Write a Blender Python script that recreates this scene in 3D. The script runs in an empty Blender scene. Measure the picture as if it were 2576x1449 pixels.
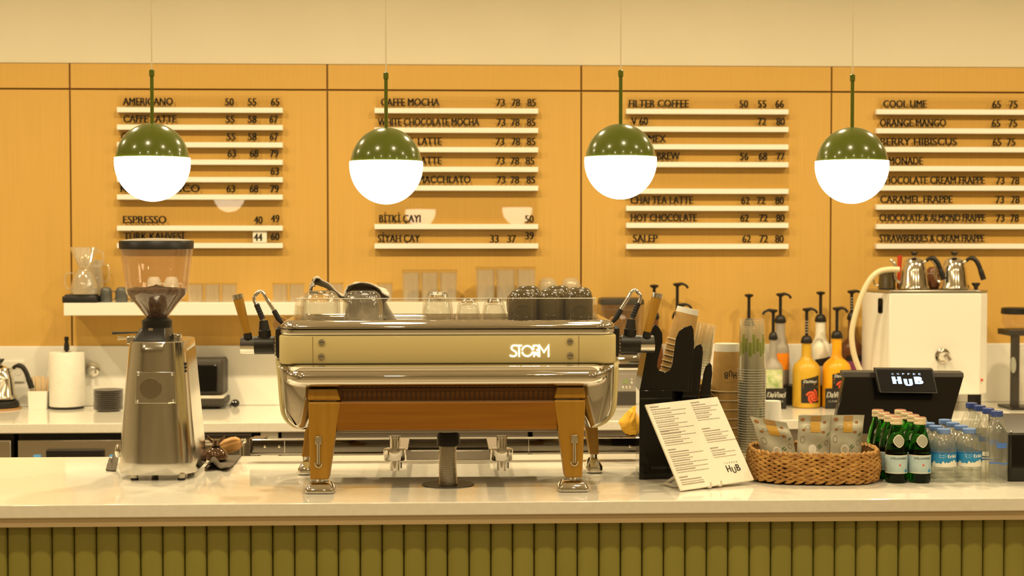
import bpy, bmesh, math, random
from mathutils import Vector, Matrix, noise
random.seed(7)
C = bpy.context.scene.collection
PI = math.pi
# ------------------------------------------------------------------ camera
W, H, F = 2576, 1449, 4000.0
CAM = Vector((0, 0, 1.65))
YAW, PITCH = math.atan(.0425), math.atan(134.5/F)
cd = bpy.data.cameras.new('camera'); cam = bpy.data.objects.new('camera', cd); C.objects.link(cam)
cam.location = CAM
cam.rotation_euler = (PI/2 - PITCH, 0, -YAW)
cd.sensor_width = 36; cd.lens = F/W*36; cd.clip_start = .05
cd.dof.use_dof = True; cd.dof.focus_distance = 4.05; cd.dof.aperture_fstop = 5.6
bpy.context.scene.camera = cam
FWD = Vector((math.sin(YAW)*math.cos(PITCH), math.cos(YAW)*math.cos(PITCH), -math.sin(PITCH)))
RGT = Vector((math.cos(YAW), -math.sin(YAW), 0)); UPV = RGT.cross(FWD)
def ray(px, py): return FWD*F + RGT*(px-W/2) - UPV*(py-H/2)
def PY(px, py, y):
    d = ray(px, py); return CAM + d*(y/d.y)
def PZ(px, py, z):
    d = ray(px, py); return CAM + d*((z-CAM.z)/d.z)
def mpp(p): return (Vector(p)-CAM).dot(FWD)/F
sc = bpy.context.scene
sc.view_settings.view_transform = 'Standard'; sc.view_settings.look = 'None'
sc.view_settings.exposure = 0.0; sc.view_settings.gamma = 1; sc.view_settings.use_curve_mapping = False
cy = sc.cycles
cy.max_bounces = 9; cy.diffuse_bounces = 3; cy.glossy_bounces = 5; cy.transmission_bounces = 9; cy.transparent_max_bounces = 48
cy.caustics_reflective = False; cy.caustics_refractive = False; cy.sample_clamp_indirect = 4; cy.use_denoising = True
cy.use_adaptive_sampling = True; cy.adaptive_threshold = .02
wd = bpy.data.worlds.new('world'); sc.world = wd; wd.use_nodes = True
wd.node_tree.nodes['Background'].inputs[0].default_value = (1, .72, .4, 1); wd.node_tree.nodes['Background'].inputs[1].default_value = .05
# ceiling downlights (their housings are built further down)
CEIL = 3.25
LCOL = (1, .80, .46)
LIGHTS = [(x, 5.4, 30) for x in (-3.1, -1.75, -.4, .95, 2.3, 3.65)] + [(x, 2.9, 15) for x in (-2.4, -.9, .6, 2.1, 3.6)] \
       + [(x, 1.1, 9) for x in (-2.4, -.9, .6, 2.1, 3.6)] + [(x, -.9, 13) for x in (-2.4, -.4, 1.6, 3.6)]
for i, (x, y, p) in enumerate(LIGHTS):
    ld = bpy.data.lights.new('downlight_lamp', 'AREA'); ld.shape = 'DISK'; ld.size = .11; ld.energy = p; ld.color = LCOL; ld.spread = math.radians(165)
    lo = bpy.data.objects.new('downlight_lamp', ld); C.objects.link(lo); lo.location = (x, y, CEIL-.022)

# ------------------------------------------------------------------ materials
def lin(r, g, b):
    f = lambda c: (c/255/12.92) if c/255 <= .04045 else ((c/255+.055)/1.055)**2.4
    return (f(r), f(g), f(b))
def mat(name, col, rough=.5, metal=0, spec=.5, coat=0, trans=0, ior=1.45, emit=None, es=0, alpha=1):
    m = bpy.data.materials.new(name); m.use_nodes = True
    b = m.node_tree.nodes['Principled BSDF']; I = b.inputs
    I['Base Color'].default_value = (*col, 1); I['Roughness'].default_value = rough; I['Metallic'].default_value = metal
    I['Specular IOR Level'].default_value = spec; I['Coat Weight'].default_value = coat; I['Coat Roughness'].default_value = .05
    I['Transmission Weight'].default_value = trans; I['IOR'].default_value = ior; I['Alpha'].default_value = alpha
    if emit: I['Emission Color'].default_value = (*emit, 1); I['Emission Strength'].default_value = es
    return m
def noisy(m, c2, scale=(8, 8, 8), detail=4, lo=.35, hi=.65, bump=0, bscale=None, coord='Object'):
    """mixes the base colour with c2 by a stretched noise; optional bump"""
    nt = m.node_tree; N = nt.nodes; L = nt.links; b = N['Principled BSDF']
    tc = N.new('ShaderNodeTexCoord'); mp = N.new('ShaderNodeMapping'); mp.inputs['Scale'].default_value = scale
    nz = N.new('ShaderNodeTexNoise'); nz.inputs['Scale'].default_value = 1; nz.inputs['Detail'].default_value = detail
    L.new(tc.outputs[coord], mp.inputs[0]); L.new(mp.outputs[0], nz.inputs['Vector'])
    cr = N.new('ShaderNodeValToRGB'); cr.color_ramp.elements[0].position = lo; cr.color_ramp.elements[1].position = hi
    cr.color_ramp.elements[0].color = b.inputs['Base Color'].default_value[:]; cr.color_ramp.elements[1].color = (*c2, 1)
    L.new(nz.outputs['Fac'], cr.inputs[0]); L.new(cr.outputs[0], b.inputs['Base Color'])
    if bump:
        bp = N.new('ShaderNodeBump'); bp.inputs['Strength'].default_value = bump; bp.inputs['Distance'].default_value = .002
        src = nz
        if bscale:
            mp2 = N.new('ShaderNodeMapping'); mp2.inputs['Scale'].default_value = bscale; src = N.new('ShaderNodeTexNoise'); src.inputs['Scale'].default_value = 1
            L.new(tc.outputs[coord], mp2.inputs[0]); L.new(mp2.outputs[0], src.inputs['Vector'])
        L.new(src.outputs['Fac'], bp.inputs['Height']); L.new(bp.outputs[0], b.inputs['Normal'])
    return m
def thin(name, tint=(1, 1, 1), refl=.06, edge=.5, rough=.03, haze=0.0, hazecol=(.8, .8, .8)):
    """clear thin-walled glass or plastic: see-through with a reflection that grows at grazing angles"""
    m = bpy.data.materials.new(name); m.use_nodes = True; nt = m.node_tree; N = nt.nodes; L = nt.links
    N.remove(N['Principled BSDF']); out = N['Material Output']
    t = N.new('ShaderNodeBsdfTransparent'); t.inputs[0].default_value = (*tint, 1)
    g = N.new('ShaderNodeBsdfGlossy'); g.inputs['Roughness'].default_value = rough; g.inputs[0].default_value = (1, 1, 1, 1)
    lw = N.new('ShaderNodeLayerWeight'); lw.inputs[0].default_value = .35
    pw = N.new('ShaderNodeMath'); pw.operation = 'POWER'; pw.inputs[1].default_value = 2.2; L.new(lw.outputs['Facing'], pw.inputs[0])
    ml = N.new('ShaderNodeMath'); ml.operation = 'MULTIPLY_ADD'; ml.inputs[1].default_value = edge; ml.inputs[2].default_value = refl; L.new(pw.outputs[0], ml.inputs[0])
    mx = N.new('ShaderNodeMixShader'); L.new(ml.outputs[0], mx.inputs[0]); 
    base = t
    if haze:
        d = N.new('ShaderNodeBsdfDiffuse'); d.inputs[0].default_value = (*hazecol, 1)
        m2 = N.new('ShaderNodeMixShader'); m2.inputs[0].default_value = haze; L.new(t.outputs[0], m2.inputs[1]); L.new(d.outputs[0], m2.inputs[2]); base = m2
    L.new(base.outputs[0], mx.inputs[1]); L.new(g.outputs[0], mx.inputs[2]); L.new(mx.outputs[0], out.inputs[0])
    return m
M = {}
M['plaster'] = noisy(mat('plaster', (.75, .685, .535), .9), (.73, .665, .515), (3, 3, 3))
M['wallwood'] = noisy(mat('oak_veneer', (.665, .405, .106), .42, spec=.35), (.61, .365, .090), (150, 150, 2.2), 3, .3, .75)
M['groove'] = mat('groove', (.20, .10, .03), .8)
M['quartz'] = noisy(mat('white_quartz', (.88, .84, .75), .07, spec=.6), (.84, .80, .71), (60, 60, 60), 2)
M['splash'] = mat('backsplash_white', (.90, .87, .80), .25)
M['flute'] = noisy(mat('olive_lacquer', (.29, .265, .058), .38), (.26, .235, .05), (9, 9, 3), 3)
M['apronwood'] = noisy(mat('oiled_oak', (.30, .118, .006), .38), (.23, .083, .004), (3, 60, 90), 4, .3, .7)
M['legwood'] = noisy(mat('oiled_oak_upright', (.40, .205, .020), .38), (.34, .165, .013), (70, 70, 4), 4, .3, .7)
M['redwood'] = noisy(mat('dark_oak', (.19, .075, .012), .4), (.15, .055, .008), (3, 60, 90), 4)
M['cream'] = mat('cream_enamel', (.64, .53, .25), .33, coat=.2)
M['chrome'] = mat('chrome', (.86, .84, .80), .04, 1)
M['reflection_darkened_chrome'] = mat('steel_painted_dark_reflection', (.17, .155, .135), .06, 1)  # chrome coloured dark in place of its reflection of the dim aisle
M['alu'] = noisy(mat('polished_aluminium', (.68, .66, .62), .14, 1), (.60, .58, .54), (30, 30, 3), 3, bump=.08)
M['steel'] = mat('brushed_steel', (.62, .58, .50), .28, 1)
M['kettle'] = mat('kettle_steel', (.75, .70, .60), .13, 1)
M['greysteel'] = mat('grey_steel', (.42, .38, .34), .4, .6)
M['matt'] = mat('matt_black_display', (.012, .010, .010), .55, spec=.2)
M['black'] = mat('black_plastic', (.013, .011, .009), .4)
M['gloss'] = mat('black_gloss', (.008, .007, .006), .08)
M['charcoal'] = mat('charcoal_plastic', (.05, .042, .034), .45)
M['rubber'] = mat('black_rubber', (.012, .011, .01), .6)
M['green'] = mat('green_enamel', (.105, .135, .012), .2, spec=.5, coat=.6)
M['globe'] = mat('lit_opal_glass', (.9, .9, .85), .3, emit=(1, .84, .58), es=7)
M['cord'] = mat('cream_cord', (.75, .66, .48), .7)
M['rail'] = mat('white_rail', (.9, .88, .80), .45)
M['ink'] = mat('black_lettering', (.028, .02, .012), .6)
M['acrylic'] = thin('clear_acrylic', (.985, .975, .95), .035, .35, .015)
M['acrylic_haze'] = thin('cup_rail_acrylic', (.985, .97, .93), .03, .5, .02, .02)
M['glass'] = thin('drinking_glass', (.96, .95, .92), .07, .75, .04, .13, (.90, .88, .80))
M['clearglass'] = thin('clear_glass', (.97, .965, .945), .06, .8, .02, .035, (.9, .88, .8))
M['glassbase'] = mat('thick_glass_base', (.86, .84, .76), .04, trans=1, ior=1.45)
M['hopper'] = thin('smoky_hopper', (.96, .92, .885), .05, .45, .04, .045, (.70, .58, .48))
M['clearcup'] = thin('clear_plastic_cup', (.985, .98, .955), .045, .5, .06, .045, (.85, .85, .75))
M['cupprint'] = thin('green_cup_print', (.72, .80, .42), .04, .3, .1, .22, (.22, .38, .05))
M['beans'] = noisy(mat('coffee_beans', (.050, .020, .009), .38), (.13, .06, .028), (120, 120, 120), 2, .4, .6, bump=1, bscale=(140, 140, 140))
M['mug'] = mat('dark_stoneware', (.085, .062, .028), .16, coat=.5)
M['greymug'] = mat('grey_stoneware', (.10, .10, .095), .25, coat=.4)
M['white'] = mat('white_gloss', (.88, .86, .79), .3)
M['paper'] = noisy(mat('white_paper', (.90, .87, .80), .9), (.86, .83, .76), (40, 40, 40), bump=.2)
M['card'] = mat('white_card', (.86, .80, .68), .5)
M['shaded_substrate'] = mat('tan_substrate_with_shade', (.50, .38, .21), .7)  # tan laminate, darkened further for the shade under the slab
M['kraft'] = noisy(mat('kraft_paper', (.53, .32, .10), .75), (.48, .28, .085), (60, 60, 60))
M['kraftpale'] = mat('pale_kraft_rim', (.70, .55, .34), .7)
M['straw'] = noisy(mat('seagrass', (.50, .27, .07), .65), (.30, .14, .03), (40, 40, 60), 3)
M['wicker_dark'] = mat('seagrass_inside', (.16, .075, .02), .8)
M['cloth'] = noisy(mat('grey_linen', (.60, .53, .43), .95), (.53, .465, .375), (300, 300, 300), 2, bump=.5)
M['darkcloth'] = noisy(mat('dark_grey_cloth', (.16, .135, .105), .95), (.12, .10, .078), (300, 300, 300), 2, bump=.5)
M['yellow'] = mat('yellow_cloth', (.88, .50, .05), .9)
M['brownmetal_and_mirrored_wood'] = mat('bronze_and_painted_wood_reflection', (.20, .125, .085), .14, .7)
M['discmetal'] = mat('grey_brown_disc', (.18, .145, .09), .4, .6)
M['beech'] = noisy(mat('beech', (.66, .36, .12), .45), (.55, .28, .08), (20, 80, 80), 3)
M['cork'] = mat('wood_coaster', (.45, .24, .08), .6)
M['stick'] = mat('birch_sticks', (.80, .54, .24), .7)
M['saucer'] = mat('grey_saucer', (.17, .15, .135), .3)
M['bglass'] = mat('green_bottle_glass', (.08, .46, .05), .03, trans=1, ior=1.3)
M['water'] = thin('clear_pet_bottle', (.95, .955, .93), .07, .6, .05, .10, (.80, .80, .70))
M['creamcap'] = mat('cream_cap', (.76, .64, .42), .35, .2)
M['redcap'] = mat('brown_red_cap_top', (.30, .10, .05), .5)
M['label'] = noisy(mat('pale_blue_label', (.48, .62, .66), .5), (.42, .55, .60), (20, 20, 60))
M['seal'] = mat('grey_seal_label', (.38, .38, .31), .5)
M['labelw'] = mat('label_cream', (.80, .78, .68), .5)
M['red'] = mat('red_star', (.75, .09, .03), .5)
M['capblue'] = mat('light_blue_cap', (.16, .28, .62), .4)
M['navy'] = mat('navy_cap', (.045, .08, .30), .35)
M['bluelab'] = mat('blue_label', (.02, .24, .55), .4)
M['bluedark'] = mat('blue_label_edge', (.02, .14, .42), .4)
M['labtxt'] = mat('white_label_text', (.85, .86, .84), .5)
M['bluefilm'] = mat('blue_film', (.08, .19, .60), .35)
M['mustard'] = noisy(mat('mustard_plastic', (.66, .40, .035), .32), (.62, .37, .03), (9, 9, 9))
M['orange'] = mat('orange_plastic', (.90, .42, .012), .32)
M['whitebottle'] = mat('white_bottle', (.88, .86, .74), .35)
M['greybottle'] = mat('grey_bottle', (.36, .32, .27), .4)
M['brownbottle'] = mat('brown_bottle', (.16, .06, .025), .25)
M['labblack'] = mat('black_label', (.02, .017, .014), .5)
M['labred'] = mat('red_swirl', (.80, .10, .03), .5)
M['laborange'] = mat('orange_label', (.90, .28, .01), .5)
M['labgreen'] = noisy(mat('green_label', (.32, .48, .12), .5), (.80, .80, .55), (25, 25, 25), 2)
M['labgrey'] = mat('grey_print', (.30, .26, .20), .5)
M['labwhite'] = mat('white_print', (.80, .77, .68), .5)
M['labpurple'] = mat('purple_print', (.32, .07, .20), .5)
M['pouch'] = noisy(mat('pale_foil_pouch', (.46, .44, .34), .35, .2), (.55, .53, .42), (25, 25, 18), 3, bump=.5, bscale=(30, 30, 14))
M['tan'] = mat('tan_print', (.42, .25, .08), .5)
M['amber'] = mat('amber_window', (.62, .36, .06), .25)
M['leafprint'] = mat('leaf_print', (.10, .17, .06), .6)
M['brownprint'] = mat('brown_print', (.34, .14, .04), .6)
M['coconut'] = mat('coconut_white_print', (.80, .77, .66), .5)
M['coconutshade'] = mat('coconut_shade_print', (.55, .50, .38), .6)
M['screenlogo'] = mat('lit_logo', (.5, .6, .8), .5, emit=(.42, .68, 1), es=1.3)
M['litlogo'] = mat('lit_white_logo', (.9, .9, .85), .5, emit=(1, .93, .78), es=3)
M['blueled'] = mat('blue_display', (.1, .3, .5), .5, emit=(.12, .42, .7), es=.35)
M['lcd'] = mat('green_lcd', (.25, .30, .14), .3)
M['silver'] = mat('silver_panel', (.42, .38, .33), .35, .5)
M['floor'] = noisy(mat('floor_tile', (.46, .39, .29), .35), (.40, .33, .24), (2, 2, 2))
M['ceil'] = mat('ceiling_paint', (.80, .76, .68), .9)
M['lampring'] = mat('white_lamp_ring', (.85, .82, .75), .4)
M['hose'] = mat('cream_hose', (.80, .68, .44), .45)
M['redplastic'] = mat('red_plastic', (.62, .06, .02), .4)
M['leds'] = mat('steel_button', (.8, .78, .72), .15, 1)
M['amberdisc'] = mat('amber_side_cap', (.60, .33, .12), .2, .3)

# ------------------------------------------------------------------ mesh helpers
class MB:
    def __init__(s): s.v = []; s.f = []; s.m = []; s.s = []
    def add(s, vs, fs, mi=0, smooth=True, X=None):
        o = len(s.v)
        s.v += [tuple(X @ Vector(p)) if X is not None else tuple(p) for p in vs]
        for f in fs: s.f.append(tuple(i+o for i in f)); s.m.append(mi); s.s.append(smooth)
        return s
    def box(s, x0, x1, y0, y1, z0, z1, mi=0, X=None):
        return s.add([(x, y, z) for z in (z0, z1) for y in (y0, y1) for x in (x0, x1)],
                     [(0, 2, 3, 1), (4, 5, 7, 6), (0, 1, 5, 4), (2, 6, 7, 3), (0, 4, 6, 2), (1, 3, 7, 5)], mi, False, X)
    def loft(s, secs, mi=0, smooth=True, cap=True, X=None, close=False):
        n = len(secs[0]); vs = [p for q in secs for p in q]; fs = []
        k = len(secs)
        for i in range(k if close else k-1):
            a, b = i*n, ((i+1) % k)*n
            for j in range(n): fs.append((a+j, a+(j+1) % n, b+(j+1) % n, b+j))
        s.add(vs, fs, mi, smooth, X)
        if cap and not close:
            s.add(secs[0], [tuple(range(n))], mi, False, X); s.add(secs[-1], [tuple(range(n))], mi, False, X)
        return s
    def lathe(s, prof, n=32, c=(0, 0, 0), mi=0, cap=True, X=None, smooth=True):
        secs = [[(c[0]+r*math.cos(2*PI*j/n), c[1]+r*math.sin(2*PI*j/n), c[2]+z) for j in range(n)] for r, z in prof]
        return s.loft(secs, mi, smooth, cap, X)
    def tube(s, pts, r, n=10, mi=0, cap=True, flat=1.0):
        pts = [Vector(p) for p in pts]; k = len(pts); rs = r if isinstance(r, (list, tuple)) else [r]*k
        t0 = (pts[1]-pts[0]).normalized(); ref = Vector((0, 1, 0)) if abs(t0.y) < .9 else Vector((1, 0, 0))
        u = (ref - t0*ref.dot(t0)).normalized(); secs = []
        for i in range(k):
            t = (pts[min(i+1, k-1)]-pts[max(i-1, 0)]).normalized(); u = (u-t*u.dot(t)).normalized(); w = t.cross(u)
            secs.append([tuple(pts[i]+u*(rs[i]*math.cos(2*PI*j/n))+w*(rs[i]*flat*math.sin(2*PI*j/n))) for j in range(n)])
        return s.loft(secs, mi, True, cap)
    def ball(s, c, r, n=16, k=10, mi=0, sc=(1, 1, 1), X=None):
        secs = [[(c[0]+sc[0]*r*math.sin(PI*i/k)*math.cos(2*PI*j/n), c[1]+sc[1]*r*math.sin(PI*i/k)*math.sin(2*PI*j/n), c[2]-sc[2]*r*math.cos(PI*i/k)) for j in range(n)] for i in range(1, k)]
        n0 = len(s.v); s.loft(secs, mi, True, False, X)
        b = (c[0], c[1], c[2]-sc[2]*r); t = (c[0], c[1], c[2]+sc[2]*r)
        s.add([b]+secs[0], [(0, 1+(j+1) % n, 1+j) for j in range(n)], mi, True, X); s.add([t]+secs[-1], [(0, 1+j, 1+(j+1) % n) for j in range(n)], mi, True, X)
        return s
    def plan(s, x0, x1, y0, y1, rad, zi, mi=0, smooth=True, k=6, X=None, cap=True):
        """rounded rectangle in plan, lofted through (z, inset) levels"""
        secs = []
        for z, ins in zi:
            secs.append([(x, y, z) for x, y in rrect(x0+ins, x1-ins, y0+ins, y1-ins, max(rad-ins, .0004), k)])
        return s.loft(secs, mi, smooth, cap, X)
    def prism(s, poly, d, mi=0, X=None, axis='y'):
        """polygon of (x,z) extruded along y from d[0] to d[1]"""
        n = len(poly)
        a = [(x, d[0], z) for x, z in poly]; b = [(x, d[1], z) for x, z in poly]
        return s.add(a+b, [tuple(range(n)), tuple(range(2*n-1, n-1, -1))]+[(i, (i+1) % n, n+(i+1) % n, n+i) for i in range(n)], mi, False, X)
    def quad(s, a, b, c, d, mi=0): return s.add([a, b, c, d], [(0, 1, 2, 3)], mi, False)
    def hexa(s, front, off, mi=0):
        """four corners and an offset vector: a slab"""
        fr = [Vector(p) for p in front]; bk = [p+Vector(off) for p in fr]
        return s.add(fr+bk, [(0, 1, 2, 3), (7, 6, 5, 4)]+[(i, (i+1) % 4, 4+(i+1) % 4, 4+i) for i in range(4)], mi, False)
def rrect(x0, x1, y0, y1, r, k=6):
    r = min(r, abs(x1-x0)/2-1e-5, abs(y1-y0)/2-1e-5); out = []
    for cx, cy_, a in ((x1-r, y1-r, 0), (x0+r, y1-r, 90), (x0+r, y0+r, 180), (x1-r, y0+r, 270)):
        for i in range(k+1):
            t = math.radians(a+90*i/k); out.append((cx+r*math.cos(t), cy_+r*math.sin(t)))
    return out
def bez(pts, n=8):
    """smooth path through points (Catmull-Rom)"""
    P = [Vector(p) for p in pts]; P = [P[0]*2-P[1]]+P+[P[-1]*2-P[-2]]; out = []
    for i in range(1, len(P)-2):
        for j in range(n):
            t = j/n; a, b, c, d = P[i-1:i+3]
            out.append(.5*((2*b)+(c-a)*t+(2*a-5*b+4*c-d)*t*t+(3*b-a-3*c+d)*t**3))
    return out+[P[-2]]
def worigin(o):
    v = Vector((0, 0, 0))
    while o: v += o.location; o = o.parent
    return v
def obj(name, mb, m, parent=None, world=False, bevel=0, label=None, fix=True, solid=0, seg=2, sub=0):
    """ONE mesh object; with world=True the vertices are given in the room's coordinates"""
    me = bpy.data.meshes.new(name); off = worigin(parent) if (world and parent) else Vector((0, 0, 0))
    me.from_pydata([Vector(p)-off for p in mb.v], [], mb.f)
    ms = m if isinstance(m, (list, tuple)) else [m]
    for k in ms: me.materials.append(M[k] if isinstance(k, str) else k)
    me.polygons.foreach_set('material_index', mb.m); me.polygons.foreach_set('use_smooth', mb.s)
    if fix:
        bm = bmesh.new(); bm.from_mesh(me); bmesh.ops.remove_doubles(bm, verts=bm.verts, dist=1e-6); bmesh.ops.recalc_face_normals(bm, faces=bm.faces); bm.to_mesh(me); bm.free()
        me.set_sharp_from_angle(angle=math.radians(42))
    me.update()
    o = bpy.data.objects.new(name, me); C.objects.link(o)
    if parent: o.parent = parent
    if solid:
        md = o.modifiers.new('thickness', 'SOLIDIFY'); md.thickness = solid; md.offset = 0
    if sub:
        md = o.modifiers.new('smooth', 'SUBSURF'); md.levels = sub; md.render_levels = sub
    if bevel:
        md = o.modifiers.new('edge', 'BEVEL'); md.width = bevel; md.segments = seg; md.limit_method = 'ANGLE'; md.angle_limit = math.radians(40)
    if label: o['label'] = label
    return o
def tag(o, label, cat, group=None, kind=None):
    o['label'] = label; o['category'] = cat
    if group: o['group'] = group
    if kind: o['kind'] = kind
    return o
def thing(name, label, cat, loc=(0, 0, 0), rz=0, group=None):
    o = bpy.data.objects.new(name, None); C.objects.link(o); o.empty_display_size = .05
    o.location = loc; o.rotation_euler = (0, 0, rz); return tag(o, label, cat, group)
def dup(root, loc, label, rz=None, group=None):
    def cp(o, par):
        c = o.copy(); C.objects.link(c)
        if par: c.parent = par
        for ch in o.children: cp(ch, c)
        return c
    r = cp(root, None); r.location = loc; r['label'] = label
    if rz is not None: r.rotation_euler = (0, 0, rz)
    if group: r['group'] = group
    return r
def struct(name, mb, m, **k):
    o = obj(name, mb, m, world=True, **k); o['kind'] = 'structure'; return o
# text ---------------------------------------------------------------
_tc = {}
def tgeo(s):
    if s in _tc: return _tc[s]
    cu = bpy.data.curves.new('t', 'FONT'); cu.body = s; cu.size = 1; cu.resolution_u = 3
    o = bpy.data.objects.new('t', cu); C.objects.link(o); bpy.context.view_layer.update()
    me = bpy.data.meshes.new_from_object(o.evaluated_get(bpy.context.evaluated_depsgraph_get()))
    vs = [(v.co.x, v.co.y) for v in me.vertices]; fs = [tuple(p.vertices) for p in me.polygons]
    bpy.data.objects.remove(o); bpy.data.curves.remove(cu); bpy.data.meshes.remove(me)
    _tc[s] = (vs, fs); return vs, fs
CAPH = max(y for x, y in tgeo('H')[0])
def put_text(mb, s, u0, u1, v0, cap, fn, mi=0, bold=.012, shear=0.0):
    """lettering: string stretched from u0 to u1 with its baseline at v0; fn maps (u, v) into the room; bold thickens the strokes sideways"""
    vs, fs = tgeo(s)
    if not vs: return
    xa = min(x for x, y in vs); xb = max(x for x, y in vs); e = bold*cap*1.6
    k = (u1-u0-2*e)/(xb-xa)
    for d in ((-e, 0), (e, 0), (0, 0)) if bold else ((0, 0),):
        mb.add([fn(u0+e+d[0]+(x-xa)*k+shear*y*cap/CAPH, v0+y*cap/CAPH) for x, y in vs], fs, mi, False)
def hub_logo(mb, u0, u1, v0, cap, fn, mi=0, coffee=True, bold=.03):
    w = u1-u0
    put_text(mb, 'H', u0, u0+w*.30, v0, cap, fn, mi, bold)
    put_text(mb, 'U', u0+w*.37, u0+w*.65, v0-cap*.25, cap*.95, fn, mi, bold)
    put_text(mb, 'B', u0+w*.72, u1, v0, cap, fn, mi, bold)
    if coffee:
        for i, ch in enumerate('COFFEE'): put_text(mb, ch, u0+w*(.02+.175*i), u0+w*(.02+.175*i+.07), v0+cap*1.25, cap*.22, fn, mi, .0)
def flat(o, ux, uv):
    o = Vector(o); ux = Vector(ux); uv = Vector(uv)
    return lambda u, v: tuple(o+ux*u+uv*v)
def wrap(c, r, z0=0):
    """(u along the curve, v up) on an upright cylinder facing the room (-y)"""
    return lambda u, v: (c[0]+r*math.sin(u/r), c[1]-r*math.cos(u/r), c[2]+z0+v)

# ------------------------------------------------------------------ key planes
ZT = 1.0                                   # bar worktop
YF, YB = PZ(1288, 1262, ZT).y, PZ(1288, 1143, ZT).y
YW = 6.9                                   # panelled wall
ZB = PY(1288, 1016, YW).z                  # back worktop
YBF = PZ(1288, 1060, ZB).y
def wz(y): return PY(1288, y, YW).z
# ------------------------------------------------------------------ the room
XL, XR, YR = -5.2, 6.2, -4.0
struct('floor', MB().box(XL, XR, YR, YW+.3, -.1, 0), 'floor')
struct('ceiling', MB().box(XL, XR, YR, YW+.3, CEIL, CEIL+.1), 'ceil')
struct('wall_back', MB().box(XL, XR, YW+.03, YW+.3, 0, CEIL), 'plaster')
struct('wall_left', MB().box(XL-.1, XL, YR, YW+.3, 0, CEIL), 'plaster')
struct('wall_right', MB().box(XR, XR+.1, YR, YW+.3, 0, CEIL), 'plaster')
struct('wall_front', MB().box(XL, XR, YR-.1, YR, 0, CEIL), 'plaster')
# bulkhead above the panelling, one plane with it
struct('wall_back_upper', MB().box(XL, XR, YW+.004, YW+.03, wz(163), CEIL), 'plaster')
zt, zg, zs = wz(164.5), wz(228), wz(867)
seams = [PY(x, 400, YW).x for x in (177, 824, 1462, 2091)]
pw = seams[1]-seams[0]
xs = [seams[0]-pw*3, seams[0]-pw*2, seams[0]-pw]+seams+[seams[3]+pw, seams[3]+pw*2, seams[3]+pw*3]
mb = MB(); g = .0035
for a, b in zip(xs[:-1], xs[1:]):
    mb.box(a+g, b-g, YW, YW+.02, zs, zg-g); mb.box(a+g, b-g, YW, YW+.02, zg+g, zt)
mb.box(xs[0], xs[-1], YW+.012, YW+.028, zs, zt-.002, 1)
struct('trim_1', mb, ['wallwood', 'groove'], bevel=.0012)['label'] = 'honey oak veneer panelling with thin dark grooves'
struct('trim_2', MB().box(xs[0], xs[-1], YW-.012, YW+.02, ZB, zs), 'splash', bevel=.002)['label'] = 'white backsplash behind the back worktop'
# ceiling lights
proto = None
for i, (x, y, p) in enumerate(LIGHTS):
    lab = 'round recessed ceiling downlight with a white ring'
    if proto is None:
        proto = thing('ceiling_downlight', lab, 'light', (x, y, CEIL), group='recessed ceiling downlights')
        obj('ring', MB().lathe([(.062, -.001), (.075, -.001), (.078, -.012), (.066, -.016), (.062, -.012)], 28, cap=False), 'lampring', proto)
        obj('can', MB().lathe([(.0615, -.012), (.0615, -.001)], 28, cap=False), 'lampring', proto)
    else: dup(proto, (x, y, CEIL), lab)
# ------------------------------------------------------------------ bar front and worktop
s0 = mpp((0, YF, ZT))
xa, xb = PZ(-330, 1262, ZT).x, PZ(2950, 1252, ZT).x
SLAB = 34*s0
tag(obj('bar_worktop', MB().box(xa, xb, YF, YB, ZT-SLAB, ZT), 'quartz', bevel=.003), 'glossy white stone worktop of the bar, across the whole picture', 'worktop')
t = thing('fluted_counter', 'olive green fluted bar front below the white worktop', 'counter', ((xa+xb)/2, YF+.1, 0))
yfl = YF+.045
pit = 54.6*mpp((0, yfl, .9)); zf = ZT-SLAB-.022
mb = MB(); x = PY(20, 1380, yfl).x-pit*9
while x < xb-.02:
    if x > xa+.02:
        ring = [(x+pit/2+pit*.494*math.copysign(abs(math.cos(a))**.75, math.cos(a)), yfl+.008-.020*math.sin(a)**.55) for a in [PI*j/16 for j in range(17)]]
        mb.loft([[(px_, py_, z) for px_, py_ in ring]+[(x, yfl+.03, z), (x+pit, yfl+.03, z)][0:2] for z in (.08, zf)])
    x += pit
obj('fluted_panel', mb, 'flute', t, world=True)
obj('fascia', MB().box(xa+.02, xb-.02, YF+.006, YB-.03, zf, ZT-SLAB-.0005), 'shaded_substrate', t, world=True)
obj('carcass', MB().box(xa+.03, xb-.03, yfl+.025, YB-.05, .0, zf-.001), 'charcoal', t, world=True)
# ------------------------------------------------------------------ back worktop and units
bxa, bxb = -3.4, 4.6
tag(obj('back_worktop', MB().box(bxa, bxb, YBF, YW-.012, ZB-.038, ZB), 'quartz', bevel=.003), 'white stone worktop along the panelled wall', 'worktop')
zu = ZB-.038
def U(px, py): return PY(px, py, YBF+.03)
def unit(name, label, cat, px0, px1, m, top=1104):
    a, b = U(px0, 1110).x, U(px1, 1110).x
    r = thing(name, label, cat, ((a+b)/2, YBF+.03, 0))
    return r, a, b
r, a, b = unit('undercounter_fridge', 'steel undercounter fridge left of the grinder with a dark handle', 'fridge', 42, 318, 'steel')
zd = U(180, 1107).z
obj('body', MB().box(a, b, YBF+.06, YW-.1, 0.02, zu-.002), 'black', r, world=True)
obj('door', MB().box(a+.004, b-.004, YBF+.03, YBF+.06, .12, zd), 'steel', r, world=True, bevel=.003)
h = U(118, 1131); h2 = U(262, 1131)
obj('handle', MB().box(h.x, h2.x, YBF+.012, YBF+.031, h.z-.09, h.z), 'black', r, world=True, bevel=.003)
for px in (94, 285):
    q = U(px, 1144); obj('display', MB().box(q.x-.014, q.x+.014, YBF+.026, YBF+.031, q.z-.02, q.z), 'blueled', r, world=True)
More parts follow.
